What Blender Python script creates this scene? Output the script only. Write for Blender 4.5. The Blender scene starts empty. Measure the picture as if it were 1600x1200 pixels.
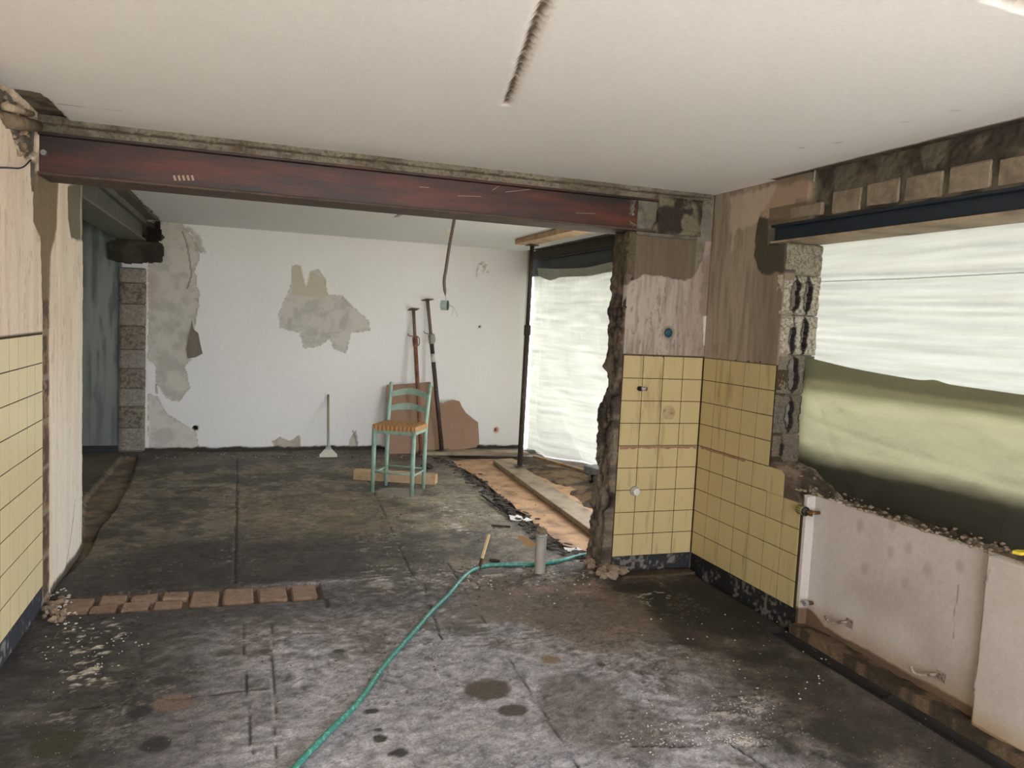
import bpy, math, random
import numpy as np
from mathutils import Vector, Matrix
random.seed(7)
C = bpy.context.scene.collection
PI = math.pi

# ------------------------------------------------------------------ camera, sky, light, exposure
CAM_F, CAM_YAW, CAM_PITCH, CAM_ROLL, CAM_H = 1205.877, 0.335967, 0.0803502, 0.0480564, 1.65
EXPOSURE = 0.9
SKY = (0.88, 0.91, 1.0)
SKY_STRENGTH = 5.5
SUN_STRENGTH = 8.0

def rot(yaw, pitch, roll):
    B = np.array([[1, 0, 0], [0, 0, -1], [0, 1, 0.]])
    cy, sy, cp, sp, cr, sr = math.cos(yaw), math.sin(yaw), math.cos(pitch), math.sin(pitch), math.cos(roll), math.sin(roll)
    return (np.array([[cr, -sr, 0], [sr, cr, 0], [0, 0, 1]]) @ np.array([[1, 0, 0], [0, cp, -sp], [0, sp, cp]]) @ B
            @ np.array([[cy, -sy, 0], [sy, cy, 0], [0, 0, 1]]))
RR = rot(CAM_YAW, CAM_PITCH, CAM_ROLL)
CO = np.array([0, 0, CAM_H])
cam_data = bpy.data.cameras.new('camera')
cam = bpy.data.objects.new('camera', cam_data); C.objects.link(cam)
Rbl = (np.diag([1, -1, -1.]) @ RR).T
cam.matrix_world = Matrix([[*Rbl[0], 0], [*Rbl[1], 0], [*Rbl[2], CAM_H], [0, 0, 0, 1]])
cam_data.sensor_width = 36; cam_data.lens = CAM_F / 1600 * 36
cam_data.clip_start = 0.05; cam_data.clip_end = 200
bpy.context.scene.camera = cam

world = bpy.data.worlds.new('overcast_sky'); bpy.context.scene.world = world
world.use_nodes = True
bg = world.node_tree.nodes['Background']
bg.inputs[0].default_value = (*SKY, 1); bg.inputs[1].default_value = SKY_STRENGTH
sun_l = bpy.data.lights.new('added_hazy_sun', 'SUN'); sun_l.energy = SUN_STRENGTH; sun_l.angle = math.radians(4); sun_l.color = (1.0, .97, .93)  # sun added to bounce light onto the ceiling off floor and ground
sun = bpy.data.objects.new('added_hazy_sun', sun_l); C.objects.link(sun); sun.rotation_euler = Vector((-.22, -1.0, 1.75)).to_track_quat('Z', 'Y').to_euler()
vs_ = bpy.context.scene.view_settings
vs_.view_transform = 'Standard'; vs_.look = 'None'; vs_.gamma = 1; vs_.use_curve_mapping = False
vs_.exposure = EXPOSURE
cy_ = bpy.context.scene.cycles
cy_.max_bounces = 10; cy_.diffuse_bounces = 7; cy_.transmission_bounces = 6; cy_.glossy_bounces = 3
cy_.sample_clamp_indirect = 8

def portal(loc, rot_, sx, sy):
    l = bpy.data.lights.new('added_opening_portal', 'AREA'); l.shape = 'RECTANGLE'; l.size = sx; l.size_y = sy
    l.cycles.is_portal = True
    o = bpy.data.objects.new('added_opening_portal', l); C.objects.link(o); o.location = loc; o.rotation_euler = rot_
ADDED_BACK_OPEN = (-0.85, 2.8, 0.0, 2.38)       # unseen opening added in the back wall to let in light: x0, x1, z0, z1
BACK_Y = -1.6
portal(((ADDED_BACK_OPEN[0]+ADDED_BACK_OPEN[1])/2, BACK_Y-0.22, (ADDED_BACK_OPEN[2]+ADDED_BACK_OPEN[3])/2), (PI/2, 0, 0), ADDED_BACK_OPEN[1]-ADDED_BACK_OPEN[0], ADDED_BACK_OPEN[3]-ADDED_BACK_OPEN[2])

ADDED_REAR_WIN = (-1.2, 0.75, 0.8, 2.2)        # unseen window added behind the camera to light the room: y0, y1, z0, z1
portal((3.30, (ADDED_REAR_WIN[0]+ADDED_REAR_WIN[1])/2, 1.5), (0, -PI/2, 0), 1.4, 1.95)
portal((3.78, 5.65, 1.1), (0, -PI/2, 0), 2.2, 1.7)          # unseen open end added behind the pier to brighten the far room

# ------------------------------------------------------------------ measuring helpers: photo pixel -> point on a plane of the room
def ray(x, y): return RR.T @ np.array([x-800, y-600, CAM_F])
def az(x, y, z=0.0): d = ray(x, y); return CO + d*(z-CAM_H)/d[2]
def ay(x, y, Y): d = ray(x, y); return CO + d*Y/d[1]
def ax(x, y, X): d = ray(x, y); return CO + d*X/d[0]
XL, XR, YP, YF, HC, XF = -1.0, 2.96, 4.54, 9.44, 2.56, 3.45   # left wall, right wall, pier plane, far wall, ceiling, far room right plane

# ------------------------------------------------------------------ noise
_rng = np.random.RandomState(3)
_T = _rng.rand(8192)
def vn2(x, y, s=1.0, seed=0):
    x = x*s + seed*17.31; y = y*s + seed*9.77
    i = np.floor(x).astype(np.int64); j = np.floor(y).astype(np.int64); f = x-i; g = y-j
    f = f*f*(3-2*f); g = g*g*(3-2*g)
    h = lambda a, b: _T[((a*73856093) ^ (b*19349663) ^ (seed*83492791)) & 8191]
    return (h(i, j)*(1-f)+h(i+1, j)*f)*(1-g) + (h(i, j+1)*(1-f)+h(i+1, j+1)*f)*g
def fbm(x, y, s=1.0, o=4, seed=0, gain=.5):
    r = 0; a = 1; t = 0
    for k in range(o):
        r = r + a*vn2(x, y, s*2**k, seed+k); t += a; a *= gain
    return r/t
def vn3(P, s, seed=0):
    Q = P*s + seed*13.7; I = np.floor(Q).astype(np.int64); F = Q-I; F = F*F*(3-2*F)
    r = 0
    for a in (0, 1):
        for b in (0, 1):
            for c in (0, 1):
                w = (F[:, 0] if a else 1-F[:, 0])*(F[:, 1] if b else 1-F[:, 1])*(F[:, 2] if c else 1-F[:, 2])
                r = r + w*_T[(((I[:, 0]+a)*73856093) ^ ((I[:, 1]+b)*19349663) ^ ((I[:, 2]+c)*83492791)) & 8191]
    return r
def fbm3(P, s, o=4, seed=0):
    r = 0; a = 1; t = 0
    for k in range(o): r = r + a*vn3(P, s*2**k, seed+k); t += a; a *= .5
    return r/t
def ss(a, b, x): t = np.clip((x-a)/(b-a), 0, 1); return t*t*(3-2*t)
def mix(c, d, m):
    m = np.asarray(m)[:, None]; return c*(1-m) + np.asarray(d)*m
def col(r, g, b): return np.array([r, g, b])/255.0
def lin(c): c = np.clip(np.asarray(c, float), 0, 1); return np.where(c <= .04045, c/12.92, ((c+.055)/1.055)**2.4)
def sdf(x, y, poly):                         # >0 inside
    p = np.array(poly, float); n = len(p); d = np.full(x.shape, 1e9); ins = np.zeros(x.shape, bool)
    for k in range(n):
        a = p[k]; b = p[(k+1) % n]; e = b-a; wx = x-a[0]; wy = y-a[1]
        t = np.clip((wx*e[0]+wy*e[1])/(e@e+1e-12), 0, 1)
        d = np.minimum(d, (wx-e[0]*t)**2+(wy-e[1]*t)**2)
        if abs(b[1]-a[1]) > 1e-12:
            c = ((a[1] <= y) != (b[1] <= y)) & (x < (b[0]-a[0])*(y-a[1])/(b[1]-a[1])+a[0]); ins ^= c
    return np.where(ins, 1, -1)*np.sqrt(d)
def pm(x, y, poly, rough=.02, soft=.006, seed=5, s=14):
    p = np.array(poly); lo = p.min(0)-.15; hi = p.max(0)+.15
    m = np.zeros(x.shape); k = (x > lo[0]) & (x < hi[0]) & (y > lo[1]) & (y < hi[1])
    if k.any():
        d = sdf(x[k], y[k], p) + (fbm(x[k], y[k], s, 4, seed, .6)-.5)*2*rough
        m[k] = ss(-soft, soft, d)
    return m
def pyp(pts, Y=YP): return [tuple(ay(a, b, Y)[[0, 2]]) for a, b in pts]    # pixel polygon on a wall facing the camera -> (x,z)
def pxp(pts, X): return [tuple(ax(a, b, X)[[1, 2]]) for a, b in pts]       # on a side wall -> (y,z)
def pzp(pts, z=0.): return [tuple(az(a, b, z)[[0, 1]]) for a, b in pts]    # on floor or ceiling -> (x,y)
def ell(x, y, c, rx, ry, rough=.2, seed=3, soft=.15):
    r = np.hypot((x-c[0])/rx, (y-c[1])/ry) + (fbm(x, y, 30, 3, seed)-.5)*2*rough
    return 1-ss(1-soft, 1+soft, r)
def linem(x, y, a, b, w=.004, seed=1, wob=.006, gap=0):
    a = np.array(a); b = np.array(b); e = b-a; L = np.hypot(*e); wx = x-a[0]; wy = y-a[1]
    t = (wx*e[0]+wy*e[1])/L; n = (wx*e[1]-wy*e[0])/L + (fbm(t, t*0, 6, 3, seed)-.5)*2*wob
    m = (1-ss(w*.4, w, np.abs(n)))*((t > 0) & (t < L))
    if gap: m = m*ss(gap-.1, gap+.1, fbm(x, y, 9, 2, seed+4))
    return m

# ------------------------------------------------------------------ materials
MATS = {}
def nt_mat(name):
    m = bpy.data.materials.new(name); m.use_nodes = True; return m, m.node_tree, m.node_tree.nodes['Principled BSDF']
def noise_node(nt, scale, detail=5, rough=.6, coord='pos', stretch=None):
    if coord == 'pos': c = nt.nodes.new('ShaderNodeNewGeometry').outputs['Position']
    else: c = nt.nodes.new('ShaderNodeTexCoord').outputs['Object']
    if stretch:
        mp = nt.nodes.new('ShaderNodeVectorMath'); mp.operation = 'MULTIPLY'; mp.inputs[1].default_value = stretch
        nt.links.new(c, mp.inputs[0]); c = mp.outputs[0]
    n = nt.nodes.new('ShaderNodeTexNoise'); n.inputs['Scale'].default_value = scale; n.inputs['Detail'].default_value = detail
    n.inputs['Roughness'].default_value = rough; nt.links.new(c, n.inputs['Vector']); return n
def mat(name, c, rough=.7, metal=0, var=.15, scale=20, bump=.0, bscale=60, c2=None, c2lo=.5, c2hi=.65, c2scale=8, attr=False, stretch=None, spec=.4, coord='pos', bdist=.004):
    """one general procedural material: colour (flat or the mesh's painted colour) varied by noise, a second colour in patches, bump"""
    if name in MATS: return MATS[name]
    m, nt, b = nt_mat(name)
    if attr:
        a = nt.nodes.new('ShaderNodeAttribute'); a.attribute_name = 'Col'; base = a.outputs['Color']
    else:
        r = nt.nodes.new('ShaderNodeRGB'); r.outputs[0].default_value = (*lin(np.array(c)/255), 1); base = r.outputs[0]
    if c2 is not None:
        n2 = noise_node(nt, c2scale, 6, .65, coord, stretch); mr = nt.nodes.new('ShaderNodeMapRange')
        mr.inputs['From Min'].default_value = c2lo; mr.inputs['From Max'].default_value = c2hi
        nt.links.new(n2.outputs['Fac'], mr.inputs['Value'])
        mx = nt.nodes.new('ShaderNodeMix'); mx.data_type = 'RGBA'; nt.links.new(mr.outputs[0], mx.inputs[0]); nt.links.new(base, mx.inputs[6])
        mx.inputs[7].default_value = (*lin(np.array(c2)/255), 1); base = mx.outputs[2]
    if var:
        n = noise_node(nt, scale, 6, .65, coord, stretch); mr = nt.nodes.new('ShaderNodeMapRange')
        mr.inputs['From Min'].default_value = .3; mr.inputs['From Max'].default_value = .7
        mr.inputs['To Min'].default_value = 1-var; mr.inputs['To Max'].default_value = 1+var
        nt.links.new(n.outputs['Fac'], mr.inputs['Value'])
        vm = nt.nodes.new('ShaderNodeVectorMath'); vm.operation = 'SCALE'; nt.links.new(base, vm.inputs[0]); nt.links.new(mr.outputs[0], vm.inputs['Scale']); base = vm.outputs[0]
    nt.links.new(base, b.inputs['Base Color'])
    b.inputs['Roughness'].default_value = rough; b.inputs['Metallic'].default_value = metal; b.inputs['Specular IOR Level'].default_value = spec
    if bump:
        n = noise_node(nt, bscale, 6, .7, coord, stretch); bp = nt.nodes.new('ShaderNodeBump'); bp.inputs['Strength'].default_value = bump; bp.inputs['Distance'].default_value = bdist
        nt.links.new(n.outputs['Fac'], bp.inputs['Height']); nt.links.new(bp.outputs[0], b.inputs['Normal'])
    MATS[name] = m; return m
M_floor = mat('dusty_bitumen_floor', None, .62, attr=True, var=.42, scale=95, bump=1.0, bscale=120, spec=.45, bdist=.006)
M_plaster = mat('old_wall_plaster', None, .85, attr=True, var=.07, scale=40, bump=.45, bscale=90, spec=.2)
M_wallpaper = mat('woodchip_wallpaper', None, .85, attr=True, var=.04, scale=60, bump=.5, bscale=130, spec=.2)
M_rubble = mat('broken_masonry', None, .95, attr=True, var=.3, scale=60, bump=1, bscale=90, spec=.15, bdist=.01)
M_pumice = mat('pumice_aggregate', None, .95, attr=True, var=.6, scale=150, bump=1, bscale=160, spec=.1, bdist=.01)
M_conc = mat('grey_concrete', (118, 112, 100), .92, var=.25, scale=14, bump=.7, bscale=60, c2=(92, 86, 74), bdist=.008)
M_dark = mat('dark_cavity_shade', (28, 26, 24), .95, var=.3)  # near black colour that paints in the shade inside holes
M_brick = mat('floor_brick', (138, 116, 98), .95, var=.25, scale=30, bump=1, bscale=70, c2=(120, 98, 80), bdist=.008)
M_block = mat('pumice_block', (150, 140, 122), .95, var=.45, scale=120, bump=1, bscale=140, c2=(82, 74, 64), c2lo=.5, c2hi=.56, c2scale=90, bdist=.01)
M_lblock = mat('lintel_block', (132, 120, 102), .95, var=.2, scale=25, bump=.8, bscale=70, c2=(112, 100, 84), bdist=.006)
M_tile = mat('shaded_yellow_tile', (180, 163, 118), .35, var=.05, scale=5, c2=(122, 102, 72), c2lo=.56, c2hi=.80, c2scale=16, stretch=(1, 1, .14), spec=.35)  # same tile as on the left wall, shade put into the darker colour
M_tile_l = mat('window_lit_yellow_tile', (236, 220, 172), .3, var=.04, scale=5, c2=(218, 200, 154), c2lo=.62, c2hi=.9, c2scale=6, stretch=(1, 1, .3), spec=.4)  # left wall copy of the tile, window light put into the colour
M_redsteel = mat('red_oxide_steel', (82, 38, 22), .45, var=.3, scale=9, c2=(42, 27, 23), c2lo=.42, c2hi=.6, c2scale=3.2, stretch=(.4, 1, 2.5), bump=.2, bscale=40, spec=.5)
M_flange = mat('scuffed_flange', (82, 64, 52), .65, var=.3, scale=20, c2=(60, 46, 38), c2scale=10, bump=.3)
M_bluesteel = mat('blue_grey_steel', (27, 38, 48), .5, var=.2, scale=10, bump=.1, spec=.5)
M_greysteel = mat('mottled_grey_steel', (84, 86, 76), .6, var=.25, scale=9, c2=(112, 78, 46), c2lo=.58, c2hi=.66, c2scale=10, bump=.3)
M_darksteel = mat('charcoal_steel', (52, 56, 58), .6, var=.2, scale=9, bump=.2)
M_wood = mat('pale_timber', (186, 158, 122), .75, var=.15, scale=12, stretch=(1, 1, 1), bump=.25, bscale=50, c2=(156, 126, 94), c2scale=5)
M_oldwood = mat('weathered_plank', (158, 142, 118), .85, var=.2, scale=16, bump=.5, bscale=60, c2=(120, 106, 88), c2scale=4)
M_ply = mat('orange_chipboard', (190, 152, 114), .85, var=.2, scale=40, bump=.5, bscale=120, c2=(128, 102, 78), c2lo=.46, c2hi=.68, c2scale=5)
M_hard = mat('brown_hardboard', (150, 120, 98), .75, var=.06, scale=8, c2=(124, 96, 76), c2lo=.62, c2hi=.8, c2scale=4)
M_oldm = mat('worn_brown_metal', (112, 94, 80), .65, var=.3, scale=30)
M_rust = mat('rusty_tube', (136, 90, 66), .75, metal=.0, var=.35, scale=18, c2=(92, 64, 54), c2scale=10, bump=.6, bscale=90)
M_darktube = mat('dark_painted_tube', (66, 52, 48), .6, var=.3, scale=20, c2=(128, 110, 98), c2lo=.62, c2hi=.68, c2scale=30, bump=.3)
M_zinc = mat('dull_zinc', (140, 142, 128), .5, metal=.4, var=.2, scale=30)
M_paintgreen = mat('sage_green_paint', (142, 168, 150), .45, var=.1, scale=20, c2=(108, 136, 120), c2lo=.5, c2hi=.7, c2scale=9, spec=.5)
M_seat = mat('woven_rush', None, .75, attr=True, var=.3, scale=90, bump=.6, bscale=150)
M_hose = mat('green_hose', (56, 126, 112), .45, var=.12, scale=40, c2=(120, 176, 160), c2lo=.52, c2hi=.66, c2scale=60, spec=.5)
M_pvc = mat('grey_pvc', (150, 144, 134), .6, var=.08, scale=15)
M_white = mat('white_plastic', (196, 194, 182), .45, var=.05)
M_whitep = mat('white_plaster_lump', (214, 210, 202), .9, var=.1, bump=.5)
M_brass = mat('tarnished_brass', (120, 92, 58), .45, metal=.7, var=.3, scale=60)
M_olive = mat('olive_knob_plastic', (132, 122, 74), .5, var=.08)
M_black = mat('black_rubber', (30, 30, 30), .6, var=.1)
M_alu = mat('worn_metal', (170, 170, 170), .4, metal=.6, var=.15)
M_felt = mat('torn_black_felt', (62, 54, 46), .9, var=.4, scale=30, bump=1, c2=(96, 86, 72), c2lo=.55, c2hi=.7, c2scale=14)
M_box = mat('pale_junction_box', (168, 184, 176), .5, var=.08)
M_teal = mat('dark_teal_socket', (32, 70, 76), .6, var=.2)
M_bounce_paving = mat('pale_bounce_paving', (206, 200, 188), .95, var=.35, scale=6, bump=1, bscale=20)  # unseen ground made pale to bounce light up to the ceiling
M_hedge = mat('hedge_green', (58, 78, 38), .95, var=.5, scale=5, bump=1, bscale=20)
M_ext = mat('outside_render', (190, 186, 176), .9, var=.1)
M_shade_box = mat('dark_shade_box', (24, 28, 26), .8, var=.2)  # colour of the added box that shades the green sheet

def sheet_mat(name, c, ctr, stretch, opac=.0, var=.25, scale=6):
    m, nt, b = nt_mat(name); nt.nodes.remove(b); out = nt.nodes['Material Output']
    n = noise_node(nt, scale, 6, .6, 'pos', stretch); mr = nt.nodes.new('ShaderNodeMapRange')
    mr.inputs['From Min'].default_value = .3; mr.inputs['From Max'].default_value = .7; mr.inputs['To Min'].default_value = 1-var; mr.inputs['To Max'].default_value = 1
    nt.links.new(n.outputs['Fac'], mr.inputs['Value'])
    r = nt.nodes.new('ShaderNodeRGB'); r.outputs[0].default_value = (*lin(np.array(ctr)/255), 1)
    vm = nt.nodes.new('ShaderNodeVectorMath'); vm.operation = 'SCALE'; nt.links.new(r.outputs[0], vm.inputs[0]); nt.links.new(mr.outputs[0], vm.inputs['Scale'])
    tr = nt.nodes.new('ShaderNodeBsdfTranslucent'); nt.links.new(vm.outputs[0], tr.inputs[0])
    di = nt.nodes.new('ShaderNodeBsdfPrincipled'); di.inputs['Base Color'].default_value = (*lin(np.array(c)/255), 1); di.inputs['Roughness'].default_value = .35
    ms = nt.nodes.new('ShaderNodeMixShader'); ms.inputs[0].default_value = .3
    nt.links.new(tr.outputs[0], ms.inputs[1]); nt.links.new(di.outputs[0], ms.inputs[2])
    n3 = noise_node(nt, 14, 5, .6, 'pos', (1, 1, 1)); bp = nt.nodes.new('ShaderNodeBump'); bp.inputs['Strength'].default_value = .5; bp.inputs['Distance'].default_value = .02
    nt.links.new(n3.outputs['Fac'], bp.inputs['Height']); nt.links.new(bp.outputs[0], tr.inputs['Normal']); nt.links.new(bp.outputs[0], di.inputs['Normal'])
    nt.links.new(ms.outputs[0], out.inputs[0]); return m
M_sheet = sheet_mat('milky_plastic_sheet', (190, 190, 182), (150, 151, 141), (.5, .5, 14), var=.28, scale=2.4)
M_sheet_f = sheet_mat('milky_far_sheet', (190, 190, 182), (148, 148, 136), (.5, .6, 9), var=.42, scale=2.2)
M_sheet_g = sheet_mat('green_tinted_sheet', (96, 95, 84), (134, 129, 99), (.3, .5, 5), var=.15, scale=2)

# ------------------------------------------------------------------ mesh helpers
def tag(o, label=None, cat=None, group=None, kind=None):
    if label: o['label'] = label
    if cat: o['category'] = cat
    if group: o['group'] = group
    if kind: o['kind'] = kind
    return o
def empty(name, loc=(0, 0, 0), rz=0):
    o = bpy.data.objects.new(name, None); C.objects.link(o); o.location = loc; o.rotation_euler = (0, 0, rz); o.empty_display_size = .1
    return o
def link(name, me, m=None, parent=None, smooth=False, local=True):
    o = bpy.data.objects.new(name, me); C.objects.link(o)
    if m is not None and not me.materials:
        for x in (m if isinstance(m, (list, tuple)) else [m]): me.materials.append(x)
    if parent is not None:
        o.parent = parent
        if not local:
            o.matrix_parent_inverse = parent_matrix(parent).inverted()
    if smooth: me.polygons.foreach_set('use_smooth', [True]*len(me.polygons))
    return o
def parent_matrix(p):
    m = Matrix.LocRotScale(p.location, p.rotation_euler, p.scale)
    if p.parent: m = parent_matrix(p.parent) @ p.matrix_parent_inverse @ m
    return m
class MB:
    def __init__(s): s.v = []; s.f = []
    def add(s, v, f):
        n = len(s.v); s.v += [tuple(p) for p in v]; s.f += [tuple(i+n for i in q) for q in f]; return s
    def box(s, c, d, rz=0, R=None, bev=0.0):
        """box with chamfered long edges when bev > 0"""
        x, y, z = d[0]/2, d[1]/2, d[2]/2
        if bev:
            b = min(bev, x*.45, y*.45, z*.45); pts = []
            for sx in (-1, 1):
                for sy in (-1, 1):
                    for sz in (-1, 1):
                        pts += [(sx*(x-b), sy*(y-b), sz*z), (sx*(x-b), sy*y, sz*(z-b)), (sx*x, sy*(y-b), sz*(z-b))]
            idx = lambda sx, sy, sz, k: ((sx > 0)*4+(sy > 0)*2+(sz > 0))*3+k
            f = []
            for sz in (-1, 1): f.append([idx(*q, sz, 0) for q in ((-1, -1), (1, -1), (1, 1), (-1, 1))][::sz])
            for sy in (-1, 1): f.append([idx(a, sy, b_, 1) for a, b_ in ((-1, -1), (-1, 1), (1, 1), (1, -1))][::sy])
            for sx in (-1, 1): f.append([idx(sx, a, b_, 2) for a, b_ in ((-1, -1), (1, -1), (1, 1), (-1, 1))][::sx])
            for a in (-1, 1):
                for b_ in (-1, 1):
                    k = a*b_
                    f.append([idx(-1, a, b_, 0), idx(1, a, b_, 0), idx(1, a, b_, 1), idx(-1, a, b_, 1)][::-k])
                    f.append([idx(a, -1, b_, 2), idx(a, 1, b_, 2), idx(a, 1, b_, 0), idx(a, -1, b_, 0)][::-k])
                    f.append([idx(a, b_, -1, 1), idx(a, b_, 1, 1), idx(a, b_, 1, 2), idx(a, b_, -1, 2)][::-k])
            for sx in (-1, 1):
                for sy in (-1, 1):
                    for sz in (-1, 1): f.append([idx(sx, sy, sz, k) for k in range(3)][::sx*sy*sz])
        else:
            pts = [(sx*x, sy*y, sz*z) for sx in (-1, 1) for sy in (-1, 1) for sz in (-1, 1)]
            f = [(0, 1, 3, 2), (4, 6, 7, 5), (0, 4, 5, 1), (2, 3, 7, 6), (0, 2, 6, 4), (1, 5, 7, 3)]
        Rm = R if R is not None else Matrix.Rotation(rz, 3, 'Z')
        return s.add([Rm @ Vector(p) + Vector(c) for p in pts], f)
    def tube(s, pts, r, n=12, cap=True):
        pts = [Vector(p) for p in pts]; rs = r if isinstance(r, (list, tuple)) else [r]*len(pts); k = len(pts)
        T = [(pts[min(i+1, k-1)]-pts[max(i-1, 0)]).normalized() for i in range(k)]
        u = T[0].orthogonal().normalized(); V = []
        for i in range(k):
            u = (u - T[i]*u.dot(T[i])).normalized(); w = T[i].cross(u)
            V += [pts[i]+(u*math.cos(2*PI*j/n)+w*math.sin(2*PI*j/n))*rs[i] for j in range(n)]
        F = [(i*n+j, i*n+(j+1) % n, (i+1)*n+(j+1) % n, (i+1)*n+j) for i in range(k-1) for j in range(n)]
        if cap: F += [tuple(range(n))[::-1], tuple((k-1)*n+j for j in range(n))]
        return s.add(V, F)
    def prism(s, poly, z0, z1, M=None):
        n = len(poly); V = [Vector((a, b, z0)) for a, b in poly]+[Vector((a, b, z1)) for a, b in poly]
        if M: V = [M @ v for v in V]
        return s.add(V, [tuple(range(n))[::-1], tuple(range(n, 2*n))]+[(i, (i+1) % n, n+(i+1) % n, n+i) for i in range(n)])
    def lump(s, c, r, seed=0, flat=.6):
        rg = random.Random(seed); V = []
        for i in range(3):
            for j in range(6):
                th = (i+1)*PI/4; ph = j*PI/3+i*.5; q = r*rg.uniform(.65, 1.2)
                V.append((c[0]+q*math.sin(th)*math.cos(ph), c[1]+q*math.sin(th)*math.sin(ph), c[2]+q*flat*math.cos(th)))
        V += [(c[0], c[1], c[2]+r*flat), (c[0], c[1], c[2]-r*flat)]
        F = [(i*6+j, (i+1)*6+j, (i+1)*6+(j+1) % 6, i*6+(j+1) % 6) for i in range(2) for j in range(6)]
        F += [(18, j, (j+1) % 6) for j in range(6)]+[(19, 12+(j+1) % 6, 12+j) for j in range(6)]
        return s.add(V, F)
    def mesh(s, name):
        me = bpy.data.meshes.new(name); me.from_pydata(s.v, [], s.f); me.update(); return me
    def build(s, name, m, parent=None, smooth=False, local=True):
        return link(name, s.mesh(name), m, parent, smooth, local)
def np_mesh(name, V, Q, col_=None, mi=None):
    me = bpy.data.meshes.new(name); me.vertices.add(len(V)); me.vertices.foreach_set('co', V.astype(np.float32).ravel())
    me.loops.add(len(Q)*4); me.loops.foreach_set('vertex_index', Q.astype(np.int32).ravel())
    me.polygons.add(len(Q)); me.polygons.foreach_set('loop_start', np.arange(0, len(Q)*4, 4, dtype=np.int32))
    if mi is not None: me.polygons.foreach_set('material_index', mi.astype(np.int32))
    me.update(calc_edges=True)
    if col_ is not None:
        a = me.color_attributes.new('Col', 'FLOAT_COLOR', 'POINT')
        c4 = np.ones((len(V), 4), np.float32); c4[:, :3] = lin(col_); a.data.foreach_set('color', c4.ravel())
    me.validate(); return me
def relief(name, O, U, V, N, us, vs, gen, thick=.02, m=None, parent=None, smooth=False):
    """a slab whose front is a fine grid: gen(P) -> (height along N, sRGB colour, keep mask)"""
    O, U, V, N = (np.array(a, float) for a in (O, U, V, N)); us = np.asarray(us, float); vs = np.asarray(vs, float)
    A, B = np.meshgrid(us, vs, indexing='ij'); P = O + A.reshape(-1, 1)*U + B.reshape(-1, 1)*V
    h, c, k = gen(P); nu, nv = len(us), len(vs)
    F = P + np.asarray(h).reshape(-1, 1)*N
    id_ = np.arange(nu*nv).reshape(nu, nv)
    Q = np.stack([id_[:-1, :-1], id_[1:, :-1], id_[1:, 1:], id_[:-1, 1:]], -1).reshape(-1, 4)
    if np.dot(np.cross(U, V), N) < 0: Q = Q[:, ::-1]
    if k is not None: Q = Q[k[Q].all(1)]
    # boundary edges go back by the thickness
    E = np.concatenate([Q[:, [i, (i+1) % 4]] for i in range(4)]); key = E[:, 0]*(nu*nv)+E[:, 1]; rk = E[:, 1]*(nu*nv)+E[:, 0]
    bd = E[~np.isin(key, rk)]; bi = np.unique(bd); mp = np.zeros(nu*nv, int); mp[bi] = np.arange(len(bi))+nu*nv
    BV = P[bi]-N*thick
    side = np.stack([bd[:, 1], bd[:, 0], mp[bd[:, 0]], mp[bd[:, 1]]], -1)
    VV = np.concatenate([F, BV]); CC = np.concatenate([c, c[bi]]); QQ = np.concatenate([Q, side])
    used = np.unique(QQ); rm = np.zeros(len(VV), int); rm[used] = np.arange(len(used))
    me = np_mesh(name, VV[used], rm[QQ], CC[used])
    return link(name, me, m or M_plaster, parent, smooth)
def full(n, c): return np.tile(np.asarray(c, float), (n, 1))
def rng(a, b, s): return np.linspace(a, b, max(2, int(round(abs(b-a)/s))+1))
def lin2(*seg):
    out = []
    for a, b, s in seg: out.append(rng(a, b, s)[(1 if out else 0):])
    return np.concatenate(out)

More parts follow.
